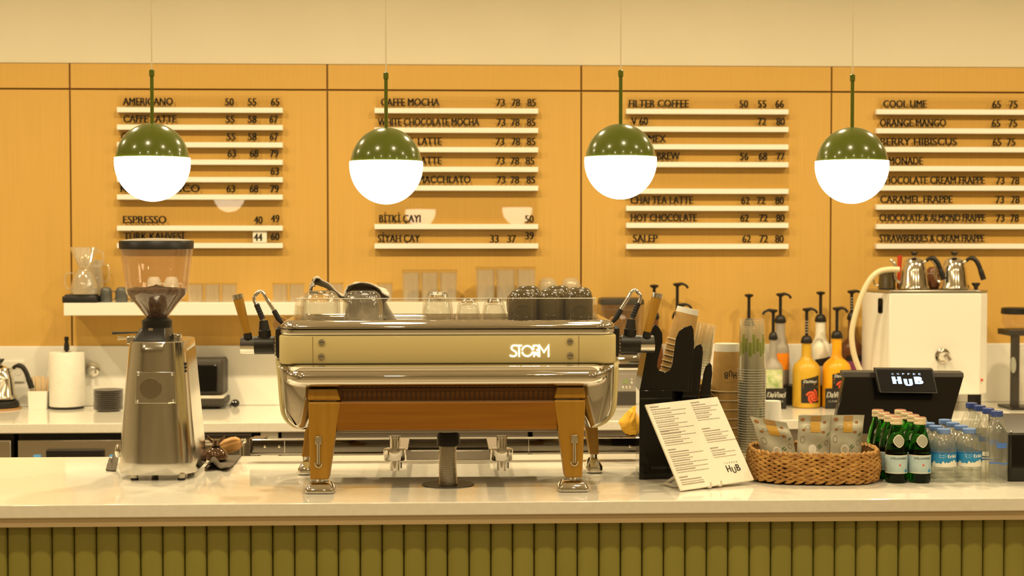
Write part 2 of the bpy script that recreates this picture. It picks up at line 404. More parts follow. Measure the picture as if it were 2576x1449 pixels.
r, a, b = unit('undercounter_fridge', 'steel undercounter fridge at the left picture edge', 'fridge', -260, 30, 'steel')
obj('body', MB().box(a, b, YBF+.06, YW-.1, 0.02, zu-.002), 'black', r, world=True)
obj('door', MB().box(a+.004, b-.004, YBF+.03, YBF+.06, .12, zd), 'steel', r, world=True, bevel=.003)
r, a, b = unit('dishwasher', 'steel dishwasher with pressed round-cornered door behind the tamper', 'dishwasher', 340, 648, 'steel')
obj('body', MB().box(a, b, YBF+.06, YW-.1, 0.02, zu-.002), 'black', r, world=True)
obj('door', MB().box(a+.004, b-.004, YBF+.03, YBF+.06, .12, U(560, 1100).z), 'steel', r, world=True, bevel=.002)
q0, q1 = U(470, 1110), U(614, 1110)
for k, ins in enumerate((0, .012)):
    ring = [(x, z) for x, z in rrect(q0.x+ins, q1.x-ins, .3, q0.z-ins, .03-ins)]
    obj('pressed_frame', MB().tube([(x, YBF+.028, z) for x, z in ring]+[(ring[0][0], YBF+.028, ring[0][1])], .006, 8), 'steel', r, world=True)
obj('handle', MB().tube([(U(345, 1092).x, YBF+.012, U(345, 1092).z), (U(634, 1092).x, YBF+.012, U(634, 1092).z)], .008, 10), 'charcoal', r, world=True)
r, a, b = unit('base_cabinet', 'narrow white base cabinet between dishwasher and grey panel', 'cabinet', 653, 702, 'white')
obj('door', MB().box(a+.004, b-.004, YBF+.03, YBF+.05, .12, zu-.004), 'white', r, world=True, bevel=.002)
obj('body', MB().box(a, b, YBF+.05, YW-.1, 0.02, zu-.006), 'black', r, world=True)
r, a, b = unit('base_cabinet', 'grey steel base unit behind the coffee machine legs', 'cabinet', 706, 1330, 'greysteel')
obj('door', MB().box(a+.004, b-.004, YBF+.03, YBF+.05, .12, zu-.004), 'greysteel', r, world=True, bevel=.002)
obj('body', MB().box(a, b, YBF+.05, YW-.1, 0.02, zu-.006), 'black', r, world=True)
r, a, b = unit('base_cabinet', 'grey steel base unit right of the machine below the yellow cloth', 'cabinet', 1338, 2100, 'greysteel')
obj('door', MB().box(a+.004, b-.004, YBF+.03, YBF+.05, .12, zu-.004), 'greysteel', r, world=True, bevel=.002)
obj('body', MB().box(a, b, YBF+.05, YW-.1, 0.02, zu-.006), 'black', r, world=True)

# ------------------------------------------------------------------ pendant lamps over the bar
LAMPS = [(-205, 408, 94, 176, 'first'), (383.5, 407, 94.5, 176, 'leftmost green and white globe pendant lamp in view, above the grinder'),
         (971.5, 416, 92.5, 183, 'green and white globe pendant lamp above the left half of the espresso machine'),
         (1561, 405, 91, 177, 'green and white globe pendant lamp above the right end of the espresso machine'),
         (2143, 415, 92, 188, 'rightmost green and white globe pendant lamp, above the amber bottles')]
LAMPS[0] = LAMPS[0][:4]+('green and white globe pendant lamp left of the picture, mirrored in the first menu board',)
YL = 4.02
for px, py, r, ytop, lab in LAMPS:
    c = PY(px, py, YL); k = mpp(c); R = r*k
    t = thing('pendant_lamp', lab, 'lamp', c, 0, 'globe pendant lamps over the bar')
    zr = .10*R                                  # seam a little above the middle
    a0 = math.asin(zr/R)
    cap = [(R*.975*math.cos(a), R*1.03*math.sin(a)) for a in [a0+(PI/2-a0)*i/14 for i in range(15)]]
    obj('shade', MB().lathe(cap[:-1]+[(.004, R*1.03)], 48), 'green', t)
    glo = [(R*math.cos(a), R*1.06*math.sin(a)) for a in [-PI/2+(PI/2+a0)*i/18 for i in range(19)]]
    obj('globe', MB().lathe([(.001, glo[0][1])]+glo[1:]+[(R*.90, zr*1.06+.001)], 48), 'globe', t)
    zt_ = PY(px, ytop, YL).z-c.z; rod = 4.6*k
    ro = obj('rod', MB().lathe([(rod, R*1.02), (rod, zt_)], 16), 'green', t)
    obj('ferrule', MB().lathe([(rod*1.45, zt_-16*k), (rod*1.45, zt_-1*k), (rod*1.1, zt_), (rod*.8, zt_+1*k)], 16), 'green', ro)
    obj('cord', MB().lathe([(1.7*k, zt_), (1.7*k, CEIL-c.z-.03)], 8), 'cord', t)
    obj('canopy', MB().lathe([(.004, CEIL-c.z-.034), (.05, CEIL-c.z-.03), (.055, CEIL-c.z-.001)], 24), 'green', t)
# ------------------------------------------------------------------ menu boards
def P3(ps, c=None): return ps
BOARDS = [
 ('first menu board from the left, with AMERICANO on top and ESPRESSO below', 294, 711, [276, 319.7, 363.8, 407.5, 451.6, 495.6, 574, 618], 240, [
  ('AMERICANO', 308.6, 435.5, 255.4, [('50', 566), ('55', 623), ('65', 681)]), ('CAFFE LATTE', 310, 444.5, 299, [('55', 568), ('58', 623.5), ('67', 677.5)]),
  ('CAPPUCCINO', 304, 440, 343, [('55', 570), ('58', 623.5), ('67', 678)]), ('', 0, 0, 385, [('63', 572), ('68', 628), ('79', 678.5)]),
  ('', 0, 0, 430, [('63', 680)]), ('KAFFE BIANCO', 302.5, 503, 474, [('63', 569.5), ('68', 627.5), ('79', 679.5)]),
  ('ESPRESSO', 309, 419, 552.6, [('40', 638.5, 553.5), ('49', 681, 550)]), ('T\u00dcRK KAHVES\u0130', 311, 465, 594.5, [('44', 638, 597), ('60', 681, 595)])]),
 ('second menu board from the left, with CAFFE MOCHA on top', 942, 1354, [278, 327, 376, 425.6, 473, 570, 619], 242, [
  ('CAFFE MOCHA', 958, 1106, 257, [('73', 1248), ('78', 1286.5), ('85', 1326)]), ('WHITE CHOCOLATE MOCHA', 950, 1206, 307, [('73', 1249.5), ('78', 1285), ('85', 1325)]),
  ('CARAMEL LATTE', 951, 1111.5, 355.5, [('73', 1246.5), ('78', 1286.5), ('85', 1325)]), ('VANILLA LATTE', 951, 1111.5, 404, [('73', 1247.5), ('78', 1284), ('85', 1322)]),
  ('CARAMEL MACCHLATO', 950, 1184.5, 451.5, [('73', 1249.5), ('78', 1284), ('85', 1324)]),
  ('B\u0130TK\u0130 \u00c7AYI', 953.5, 1058.5, 550, [('50', 1320.5)]), ('S\u0130YAH \u00c7AY', 950, 1057, 600, [('33', 1232.5), ('37', 1276), ('39', 1321, 593)])]),
 ('third menu board from the left, with FILTER COFFEE on top', 1575.5, 1983.5, [280, 324.6, 369, 413.7, 481, 524, 567, 620], 244, [
  ('FILTER COFFEE', 1581.5, 1733.5, 260.5, [('50', 1860), ('55', 1906), ('66', 1950)]), ('V 60', 1587, 1630.5, 305, [('72', 1905.5), ('80', 1952.5)]),
  ('CHEMEX', 1585, 1676, 349, []), ('COLD BREW', 1587, 1710.5, 392.5, [('56', 1861), ('68', 1908), ('77', 1952.5)]), ('', 0, 0, 460, []),
  ('CHAI TEA LATTE', 1585.7, 1744, 503.5, [('62', 1864), ('72', 1903.5), ('80', 1950)]), ('HOT CHOCOLATE', 1586.7, 1753.7, 547.5, [('62', 1862), ('72', 1909.5), ('80', 1952)]),
  ('SALEP', 1592, 1655, 600, [('62', 1867), ('72', 1910), ('80', 1949.5)])]),
 ('rightmost menu board, with COOL LIME on top, cut by the picture edge', 2205, 2612, [281, 329, 376, 424, 473, 521, 570, 619.6], 245, [
  ('COOL LIME', 2221.5, 2332, 261.5, [('65', 2496), ('75', 2538)]), ('ORANGE MANGO', 2213, 2380.5, 309, [('65', 2494.5), ('75', 2537)]),
  ('BERRY HIBISCUS', 2214, 2408, 356.5, [('65', 2497), ('75', 2532.5)]), ('LEMONADE', 2215, 2322, 405, []),
  ('CHOCOLATE CREAM FRAPPE', 2211, 2478, 453.5, [('73', 2505), ('78', 2542.5)]), ('CARAMEL FRAPPE', 2214, 2397, 501.5, [('73', 2504), ('78', 2543)]),
  ('CHOCOLATE & ALMOND FRAPPE', 2212, 2479, 547.7, [('73', 2505), ('78', 2541)]), ('STRAWBERRIES & CREAM FRAPPE', 2212, 2477, 599.5, [])])]
YS = YW-.022                                 # face of the clear strips
def on_strip(u, v): return tuple(PY(u, v, YS-.0012))
for lab, x0, x1, ys, top, rows in BOARDS:
    t = thing('menu_board', lab, 'menu', PY((x0+x1)/2, 430, YW), 0, 'menu boards on the oak panelling')
    prev = top
    for i, (yr, row) in enumerate(zip(ys, rows)):
        a, b = PY(x0, yr-6.4, YW-.03), PY(x1, yr-6.4, YW-.03); c = PY(x0, yr+6.4, YW-.03)
        obj('rail', MB().box(a.x, b.x, YW-.032, YW-.0005, c.z, a.z), 'rail', t, world=True, bevel=.001)
        ztop = PY(x0, prev+ (7 if i else 0), YS).z
        tilt = random.uniform(-.0012, .0012)
        A = PY(x0+2, yr-6, YS); B = PY(x1-1, yr-6, YS)
        obj('clear_strip', MB().hexa([(A.x, YS, A.z+.0003), (B.x, YS, A.z+.0003), (B.x, YS+tilt, ztop), (A.x, YS+tilt, ztop)], (0, .003, 0)), 'acrylic', t, world=True)
        s, u0, u1, yc, pr = row
        def fn(u, v): return on_strip(u, -v)
        if s:
            mb = MB(); put_text(mb, s, u0, u1, -(yc+9.3), 18.6, fn, 0, .034); obj('lettering', mb, 'ink', t, world=True, fix=False)
        if pr:
            mw = MB()
            for p in pr:
                mb = MB()
                yv = p[2] if len(p) > 2 else yc+1
                put_text(mb, p[0], p[1], p[1]+22.5, -(yv+9.3), 18.6, fn, 0, .034); obj('price', mb, 'ink', t, world=True, fix=False)
                if p[0] == '44': mw.box(PY(633, 0, YS).x, PY(668, 0, YS).x, YS-.0009, YS-.0005, PY(640, 610, YS).z, PY(640, 582, YS).z)
            if mw.v: obj('price_tag', mw, 'card', t, world=True)
        prev = yr
# ------------------------------------------------------------------ wall shelf and what stands on it
YSH = 6.70
SX0, SX1 = PY(160, 770, YSH).x, PY(1470, 770, YSH).x
ZS = PY(600, 761.5, YSH).z; ZS0 = PY(600, 793, YSH).z
tag(obj('wall_shelf', MB().box(SX0, SX1, YSH, YW-.001, ZS0, ZS), 'white', bevel=.002), 'long white floating shelf on the panelled wall', 'shelf')
KS = mpp((0, 6.78, ZS))                       # metres per picture pixel here
def tumbler(name, lab, px, w, h, grp, y=6.79, wide=1.0, band=.08):
    """upside-down glass: thick base on top, slightly flaring mouth at the bottom"""
    p = PY(px, 757, y); r = w/2*KS; hh = h*KS; t = thing(name, lab, 'glass', (p.x, y, ZS+.0006), random.uniform(0, 6), grp)
    ro, ri = r*wide, r
    obj('wall', MB().lathe([(ri*.97, 0), (ri, 0), (ro, hh*(1-band)), (ro*.93, hh*(1-band)), (ri*.93, .001)], 28, cap=False), 'glass', t)
    obj('base', MB().lathe([(ro*.3, hh*(1-band)+.0004), (ro, hh*(1-band)+.0004), (ro, hh-.001), (ro*.97, hh), (ro*.3, hh)], 28), 'glassbase', t)
    return t
g0 = 'short glasses upside down on the wall shelf'
for px, lab in ((493, 'leftmost of three short upturned glasses between hopper and steam arm'), (535, 'middle of three short upturned glasses between hopper and steam arm'), (577, 'rightmost of three short upturned glasses, beside the wooden steam lever'),
                (705, 'short upturned glass on the shelf just right of the left steam wand'), (747, 'short upturned glass on the shelf behind the big glass, left of the towel')):
    tumbler('tumbler', lab, px, 38, 47, g0, wide=1.04)
for px, lab in ((845, 'short upturned glass on the shelf showing between the two humps of towel'), (968, 'short upturned glass on the shelf at the right end of the towel')):
    tumbler('tumbler', lab, px, 39, 48, g0, wide=1.04)
g1 = 'tall tumblers upside down on the wall shelf'
for i, px in enumerate((1034, 1081, 1128)):
    tumbler('tall_tumbler', ('left', 'middle', 'right')[i]+' one of the left trio of tall upturned tumblers on the shelf', px, 42, 80, g1, wide=1.10, band=.09)
for i, px in enumerate((1221, 1272, 1323)):
    tumbler('tall_tumbler', ('left', 'middle', 'right')[i]+' one of the right, taller trio of upturned tumblers on the shelf', px, 46, 87, g1, wide=1.10, band=.08)
for px, lab in ((1372, 'round clear glass bowl on the shelf, nearer to the tall tumblers'), (1430, 'round clear glass bowl at the right end of the shelf')):
    p = PY(px+6, 757, 6.845); t = thing('glass_bowl', lab, 'glass', (p.x, 6.845, ZS+.0006), 0, 'round glass bowls on the shelf')
    pr = [(16, 0), (23, 8), (26.5, 22), (26, 38), (22, 50), (14, 57), (2, 59)]
    obj('bowl', MB().lathe([(a*KS, b*KS) for a, b in pr]+[(a*KS*.93, b*KS*.985+.0004) for a, b in pr[::-1]], 28, cap=False), 'glass', t)
# kitchen scale, dripper and server
p = PY(206, 757, 6.755)
t = thing('coffee_scale', 'flat black coffee scale at the left end of the shelf', 'scale', (p.x, 6.755, ZS+.0006))
obj('body', MB().plan(-42*KS, 42*KS, -.05, .05, .006, [(0, .002), (.002, 0), (14*KS, 0), (16*KS, .002)]), 'black', t)
obj('tray', MB().plan(-37*KS, 37*KS, -.045, .045, .006, [(16*KS+.0003, .001), (19*KS, 0), (20*KS, .001)]), 'charcoal', t)
def handle_c(R0, z0, z1, out, sgn=1, rad=.004):
    return bez([(sgn*R0, 0, z0), (sgn*(R0+out*.8), 0, z0-.001), (sgn*(R0+out), 0, (z0+z1)/2), (sgn*(R0+out*.75), 0, z1+.002), (sgn*R0, 0, z1)], 6)
zz = ZS+.0008+20*KS
p = PY(212, 740, 6.75)
t = thing('coffee_server', 'round glass coffee server standing on the black scale', 'carafe', (p.x, 6.75, zz))
sp = [(10, 0), (33, 1), (35, 6), (30, 30), (22, 50), (17, 58), (19, 62)]
obj('body', MB().lathe([(a*KS, b*KS) for a, b in sp]+[(a*KS*.92, b*KS+.0006) for a, b in sp[::-1]], 32, cap=False), 'glass', t)
obj('handle', MB().tube([(-x, y, z) for x, y, z in handle_c(24*KS, 52*KS, 14*KS, 24*KS)], .004, 8), 'glass', t)
t2 = thing('glass_dripper', 'ribbed glass coffee dripper on top of the server', 'dripper', (p.x, 6.75, zz+62*KS+.0006))
cp_ = [(6, 0), (15, 2), (14, 6), (34, 52), (37, 54)]
obj('cone', MB().lathe([(a*KS, b*KS) for a, b in cp_]+[(a*KS*.93, b*KS+.0006) for a, b in cp_[::-1]], 24, cap=False), 'glass', t2)
mbr = MB()
for i in range(12):
    a = 2*PI*i/12; mbr.tube([(13.5*KS*math.cos(a), 13.5*KS*math.sin(a), 7*KS), (33*KS*math.cos(a+.5), 33*KS*math.sin(a+.5), 51*KS)], .0016, 5)
obj('ribs', mbr, 'glass', t2)
obj('handle', MB().tube(handle_c(18*KS, 44*KS, 8*KS, 30*KS), .004, 8), 'glass', t2)
p = PY(240, 757, 6.862)
t = thing('glass_carafe', 'second glass carafe behind the server, its handle showing to the right', 'carafe', (p.x, 6.862, ZS+.0006))
sp = [(8, 0), (19, 2), (21, 20), (21, 60), (18, 84), (22, 104)]
obj('body', MB().lathe([(a*KS, b*KS) for a, b in sp]+[(a*KS*.92, b*KS+.0006) for a, b in sp[::-1]], 28, cap=False), 'glass', t)
obj('handle', MB().tube(handle_c(19*KS, 92*KS, 50*KS, 16*KS), .0035, 8), 'glass', t)
# mugs on the shelf
def mug(name, lab, loc, r, h, m, ang, grp, up=False):
    t = thing(name, lab, 'cup', loc, ang, grp)
    if up: pr = [(.75*r, 0), (.9*r, .04*h), (r, .25*h), (r, h), (.92*r, h), (.92*r, .25*h), (.7*r, .1*h), (.01*r, .09*h)]
    else:  pr = [(.9*r, .002), (r*.985, 0), (r, .02*h), (r, .62*h), (.97*r, .76*h), (.88*r, .88*h), (.72*r, .965*h), (.55*r, h), (.52*r, h-.002), (.01*r, h-.003)]
    b = MB().lathe(pr, 36, cap=up); obj('body', b, m, t)
    obj('handle', MB().tube(handle_c(r*.97, .72*h, .18*h, r*.62), r*.13, 10, flat=.7), m, t)
    return t
mug('mug', 'dark grey mug on the shelf right next to the scale', (PY(267, 757, 6.78).x, 6.78, ZS+.0006), 15*KS, 37*KS, 'greymug', 0.0, 'small mugs on the shelf')
mug('mug', 'dark grey mug on the shelf touching the hopper outline', (PY(306, 757, 6.78).x, 6.78, ZS+.0006), 15*KS, 37*KS, 'greymug', .15, 'small mugs on the shelf')
mug('mug', 'dark grey mug on the shelf seen through the hopper', (PY(345, 757, 6.80).x, 6.80, ZS+.0006), 15*KS, 37*KS, 'greymug', .3, 'small mugs on the shelf')
mug('mug', 'left one of two white mugs on the shelf seen through the hopper', (PY(388, 757, 6.80).x, 6.80, ZS+.0006), 18*KS, 62*KS, 'white', -.2, 'white mugs on the shelf')
mug('mug', 'right one of two white mugs on the shelf seen through the hopper', (PY(432, 757, 6.80).x, 6.80, ZS+.0006), 18*KS, 62*KS, 'white', -.1, 'white mugs on the shelf')
# ------------------------------------------------------------------ back worktop, left side
def at(px, py): return PZ(px, py, ZB)
# kettle builder (gooseneck)
def kettle(lab, loc, k, sgn=1, lid=True, grp='gooseneck kettles'):
    t = thing('gooseneck_kettle', lab, 'kettle', loc, 0, grp)
    pr = [(36, 0), (39, 2), (39, 6), (36, 12), (31, 48), (27, 66), (24, 70)]
    obj('body', MB().lathe([(a*k, b*k) for a, b in pr], 40), 'kettle', t)
    l = obj('lid', MB().lathe([(24.5*k, 70.3*k), (23*k, 75*k), (12*k, 81*k), (4*k, 83*k), (4*k, 87*k)], 32), 'kettle', t)
    obj('knob', MB().lathe([(4*k, 87.2*k), (7*k, 91*k), (10*k, 95*k), (9*k, 97*k), (1*k, 97.5*k)], 20), 'black', l)
    obj('spout', MB().tube(bez([(-sgn*34*k, 0, 16*k), (-sgn*44*k, 0, 24*k), (-sgn*48*k, 0, 40*k), (-sgn*46*k, 0, 58*k), (-sgn*52*k, 0, 70*k), (-sgn*60*k, 0, 76*k)], 6), [5*k]*4+[3.6*k]*27 if False else 3.8*k, 10), 'kettle', t)
    obj('handle', MB().tube(bez([(sgn*30*k, 0, 74*k), (sgn*38*k, 0, 80*k), (sgn*50*k, 0, 79*k), (sgn*60*k, 0, 66*k), (sgn*68*k, 0, 44*k), (sgn*74*k, 0, 26*k)], 6), [4.5*k]*8+[6*k]*15+[7*k]*8, 12), 'black', t)
    obj('bracket', MB().tube([(sgn*24*k, 0, 69*k), (sgn*34*k, 0, 77*k)], 3*k, 8), 'steel', t)
    return t
p = at(2, 1029); kk = mpp(p)
t = thing('wooden_coaster', 'round wooden coaster under the kettle at the left edge', 'coaster', p)
obj('disc', MB().lathe([(50*kk, .0004), (51*kk, .003), (50*kk, .007)], 36), 'cork', t)
t = thing('kettle_base', 'black electric base under the left kettle', 'kettle base', (p.x, p.y, p.z+.0075))
obj('body', MB().lathe([(44*kk, 0), (46*kk, 5*kk), (43*kk, 16*kk), (36*kk, 20*kk)], 36), 'black', t)
kettle('steel gooseneck kettle on a black base at the left picture edge', (p.x, p.y, p.z+.0078+20*kk), kk*1.05, 1)
# stirrers
p = at(99, 1028); k = mpp(p)
t = thing('stirrer_box', 'small white box holding wooden stirrers beside the paper roll', 'box', p)
mb = MB(); w = 24*k; d = .035
mb.plan(-w, w, -d, d, .004, [(.0004, .003), (42*k, 0), (46*k, 0), (46*k, .003), (.004, .006)]); obj('box', mb, 'white', t)
for i in range(9):
    x = -17*k+4.2*k*i; mb = MB().box(x-.0026, x+.0026, -.004+.004*(i % 3), -.0026+.004*(i % 3), .006, (74+random.uniform(4, 9))*k); o = obj('wooden_stirrer', mb, 'stick', None)
    o.location = p; o.rotation_euler = (0, .03*(i-4)*.5, 0); tag(o, 'flat wooden stirrer standing in the small white box', 'stirrer', 'wooden stirrers in the white box')
t = thing('paper_packet', 'white paper packet leaning behind the stirrers', 'packet', (p.x+18*k, p.y+.02, p.z+.006))
obj('sheet', MB().prism([(-8*k, 0), (6*k, 0), (12*k, 84*k), (0, 88*k)], (0, .008)), 'paper', t)
# paper roll and holder
p = at(169, 1027); k = mpp(p)
t = thing('paper_roll_holder', 'black upright holder of the paper towel roll', 'holder', p)
obj('base', MB().lathe([(41*k, .0004), (42*k, 4*k), (40*k, 6*k)], 40), 'black', t)
obj('pole', MB().lathe([(4*k, 6*k), (4*k, 150*k), (7*k, 146*k), (6.5*k, 158*k), (4.5*k, 168*k), (6*k, 174*k), (5*k, 180*k), (1*k, 181*k)], 20), 'black', t)
t = thing('paper_towel_roll', 'thick white paper towel roll on the black holder', 'paper roll', (p.x, p.y, p.z+6.6*k))
obj('paper', MB().lathe([(12*k, 0), (43*k, 0), (44*k, 2*k), (44*k, 132*k), (43*k, 135*k), (12*k, 135.5*k)], 48, cap=False), 'paper', t)
obj('core', MB().lathe([(11.5*k, .001), (12*k, .001), (12*k, 135*k), (10.5*k, 135*k)], 24, cap=False), 'kraft', t)
# chrome rosette on the backsplash
p = PY(233, 929, YW-.012); k = mpp(p)
t = thing('wall_valve', 'round chrome wall valve on the backsplash above the saucers', 'valve', p)
X = Matrix.Rotation(PI/2, 4, 'X')
obj('rosette', MB().lathe([(20*k, .0004), (19.5*k, .004), (15*k, .012), (9*k, .018), (1*k, .021)], 36, X=X), 'chrome', t)
obj('stem', MB().tube([(4*k, -.015, 2*k), (6*k, -.04, -6*k)], 5*k, 12), 'chrome', t)
t = thing('power_socket', 'white double power socket behind the left kettle', 'socket', PY(34, 934, YW-.012))
w = 27*k; obj('plate', MB().box(-w, w, -.008, -.0004, -26*k, 26*k), 'white', t, bevel=.002)
for s_ in (-13, 13): obj('insert', MB().lathe([(10*k, .0085), (10*k, .0095), (8*k, .0095), (8*k, .005), (1*k, .005)], 20, c=(s_*k, 0, 0), X=X), 'labwhite', t)
# saucers
p = at(273, 1033); k = mpp(p); z = p.z+.0004
for i in range(11):
    o = obj('saucer', MB().lathe([(22*k, 0), (27*k, .8*k), (37.5*k, 5.0*k), (38*k, 6*k), (36*k, 5.9*k), (26*k, 2.4*k), (1*k, 2.2*k)], 36), 'saucer'); o.location = (p.x+random.uniform(-1, 1)*.0012, p.y, z)
    lab = 'dark grey saucer inside the stack beside the grinder' if 0 < i < 10 else ('lowest dark grey saucer of the stack beside the grinder' if i == 0 else 'topmost dark grey saucer of the stack beside the grinder')
    tag(o, lab, 'saucer', 'stack of dark grey saucers'); z += 4.75*k
# black appliance right of the grinder
p = at(500, 1030); k = mpp(p)
t = thing('countertop_oven', 'black glossy countertop appliance behind the grinder, right side', 'appliance', p)
obj('housing', MB().plan(-62*k, 61*k, 0, .2, .02, [(38*k, .004), (41*k, 0), (118*k, 0), (125*k, .006)]), 'charcoal', t)
obj('front_glass', MB().box(-58*k, 47*k, -.006, .003, 44*k, 112*k), 'gloss', t, bevel=.003)
obj('chrome_band', MB().plan(-64*k, 64*k, -.012, .2, .015, [(27*k, .003), (30*k, 0), (36*k, 0), (37.8*k, .004)]), 'chrome', t)
obj('base', MB().plan(-66*k, 66*k, -.012, .2, .02, [(6*k, .016), (14*k, 0), (26.8*k, 0)]), 'charcoal', t)
for x in (-45, 45): obj('foot', MB().lathe([(7*k, .0004), (7*k, 6*k)], 16, c=(x*k, .03, 0)), 'rubber', t)
p = at(592, 1024)
t = thing('power_plug', 'black power plug lying beside the countertop appliance', 'plug', (p.x, p.y, p.z+10*k))
obj('body', MB().ball((0, 0, 0), 11*k, sc=(1, 1, .88)), 'black', t)
for s_ in (-3.5, 3.5): obj('pin', MB().tube([(s_*k, -8*k, 3*k), (s_*k, -18*k, 5*k)], 1.4*k, 8), 'leds', t)
obj('cable', MB().tube(bez([(-8*k, 2*k, 0), (-14*k, 12*k, -5*k), (-16*k, 30*k, -8*k), (-12*k, 60*k, -8*k)]), 2*k, 8), 'black', t)

# ------------------------------------------------------------------ coffee grinder on the bar
g0p = PZ(372, 1211, ZT); GY = g0p.y+.16
t = thing('coffee_grinder', 'tall polished aluminium coffee grinder with a half-full bean hopper', 'grinder', (g0p.x, g0p.y, ZT))
def gs(y, xl, xr, inset, yd):
    """one level of the casting at picture row y"""
    Y = g0p.y+.004
    a, b = PY(xl, y, Y+.05), PY(xr, y, Y+.05); z = PY(372, y, Y).z
    return [(x, yy, z) for x, yy in rrect(a.x, b.x, Y+inset, Y+yd, (b.x-a.x)*.36, 10)]
lev = [(1196, 300, 492, 0, .30), (1192, 298, 494, -.002, .30), (1165, 299, 493, -.001, .30), (1120, 301, 489, .001, .295), (1060, 304, 483, .004, .29), (1000, 309, 478, .007, .28), (940, 315, 473, .010, .27), (890, 321, 469, .012, .262), (864, 324, 466, .013, .26), (861, 327, 463, .016, .256)]
obj('body', MB().loft([gs(*l) for l in lev]), 'alu', t, world=True)
# flat spout plate on the front
yp = g0p.y
fr = [PY(343, 936, yp), PY(440, 936, yp), PY(443, 1015, yp), PY(340, 1015, yp)]
fp = obj('front_plate', MB().hexa([(p.x, p.y, p.z) for p in fr], (0, .018, 0)), 'alu', t, world=True, bevel=.0012)
dc = PY(379, 977, yp); X = Matrix.Translation(dc) @ Matrix.Rotation(PI/2, 4, 'X'); k = mpp(dc)
obj('round_disc', MB().lathe([(27*k, -.001), (27*k, .0035), (26*k, .0045), (1*k, .0046)], 40, X=X), 'discmetal', fp, world=True)
for px, py in ((348, 942), (433, 942), (346, 1009), (436, 1009)):
    q = PY(px, py, yp); obj('screw', MB().ball((q.x, q.y-.0005, q.z), 3.4*k, 10, 6, sc=(1, .5, 1)), 'leds', fp, world=True)
kb = PY(432, 1012, yp); obj('latch', MB().tube([(kb.x-.008, kb.y-.006, kb.z), (kb.x+.008, kb.y-.006, kb.z+.002)], .0035, 8), 'chrome', t, world=True)
for px, dy in ((337, .03), (455, .03), (352, .24), (447, .24)):
    q = PZ(px, 1209, ZT); 
    f_ = obj('foot', MB().lathe([(9.5*k, .0004), (9.5*k, .006)], 18, c=(q.x, q.y-.0+dy-.02, ZT)), 'rubber', t, world=True)
    obj('foot_collar', MB().lathe([(9*k, .0062), (9*k, PY(372, 1196, g0p.y).z-ZT+.002)], 18, c=(q.x, q.y+dy-.02, ZT)), 'steel', f_, world=True)
# dosing neck and hopper
hc = PY(395, 800, GY-.02); k = mpp(hc); hx, hy = hc.x, hc.y
def hz(y): return PY(395, y, hy).z
nk = MB(); zb = PY(390, 862, g0p.y+.03).z
nk.loft([[(x, y, z) for x, y in rrect(hx-w0, hx+w1, hy-d0, hy+.06, .012, 4)] for z, w0, w1, d0 in ((zb-.004, 46*k, 36*k, .085), (zb+.004, 46*k, 36*k, .085), (hz(835), 40*k, 32*k, .07), (hz(822), 34*k, 31*k, .055))])
obj('neck_cover', nk, 'black', t, world=True, bevel=.002)
obj('collar', MB().lathe([(30*k, hz(826)), (37*k, hz(822)), (37.5*k, hz(806)), (30*k, hz(800)), (27*k, hz(799))], 36, c=(hx, hy, 0)), 'black', t, world=True)
q = PY(379, 829, hy-.062); obj('badge', MB().box(q.x-5.5*k, q.x+5.5*k, hy-.062, hy-.052, q.z-3.5*k, q.z+3.5*k), 'leds', t, world=True)
hp = [(26, 800), (28, 797), (50, 768), (73, 741), (77, 733), (80, 705), (85, 665), (91, 626)]
hw = obj('hopper', MB().lathe([(a*k, hz(b)) for a, b in hp]+[((a-1.6)*k, hz(b)) for a, b in hp[::-1]], 56, c=(hx, hy, 0), cap=False), 'hopper', t, world=True)
bp_ = [(1, 799), (24, 798), (47, 767), (70, 741), (73, 733), (74, 727)]
bm_ = MB().lathe([(a*k, hz(b)) for a, b in bp_]+[(50*k, hz(724.5)), (25*k, hz(723)), (8*k, hz(719)), (1*k, hz(716))], 56, c=(hx, hy, 0))
bm_.v = [(x+noise.noise(Vector((x*160, y*160, z*160)))*.0022, y, z+noise.noise(Vector((x*130+9, y*130, z*130)))*.003) for x, y, z in bm_.v]
obj('coffee_beans', bm_, 'beans', t, world=True)['kind'] = 'stuff'
obj('lid', MB().lathe([(88*k, hz(627)), (91.5*k, hz(626)), (92.5*k, hz(608)), (91*k, hz(605.5)), (84*k, hz(605.5)), (60*k, hz(602)), (1*k, hz(600))], 56, c=(hx, hy, 0)), 'black', t, world=True)
obj('lid_top', MB().lathe([(86*k, hz(605.2)), (80*k, hz(603)), (55*k, hz(600)), (1*k, hz(598.5))], 48, c=(hx, hy, 0)), 'labgrey', t, world=True)
# levers and grind knobs
a, b = PY(283, 838, hy-.03), PY(352, 836, hy-.03)
obj('dosing_lever', MB().tube([a, (a.x+.02, a.y, a.z+.0005), b], [.0042, .003, .002], 8), 'black', t, world=True)
a = PY(296, 848, hy-.02)
for z0_, z1_ in ((0, 0), (-.006, -.0015)): obj('fork_prong', MB().tube([(a.x, a.y, a.z+z0_), (a.x+.036, a.y, a.z-.004)], .0022, 8), 'creamcap', t, world=True)
q = PY(336, 853, hy-.02); obj('fork_mount', MB().box(q.x-.014, q.x+.016, hy-.045, hy+.01, q.z-.012, q.z+.008), 'leds', t, world=True, bevel=.002)
q = PY(441, 862, hy+.01)
obj('grind_dial', MB().lathe([(27*k, 0), (27*k, .006), (18*k, .010), (18*k, .020), (14*k, .024), (1*k, .025)], 32, c=(q.x, q.y, q.z)), 'chrome', t, world=True)
q2 = PY(447, 850, hy+.01); obj('dial_pin', MB().lathe([(4.6*k, 0), (4.6*k, .012), (3*k, .0135)], 14, c=(q2.x+.004, q2.y, q2.z)), 'charcoal', t, world=True)
q = PY(458, 927, g0p.y+.05)
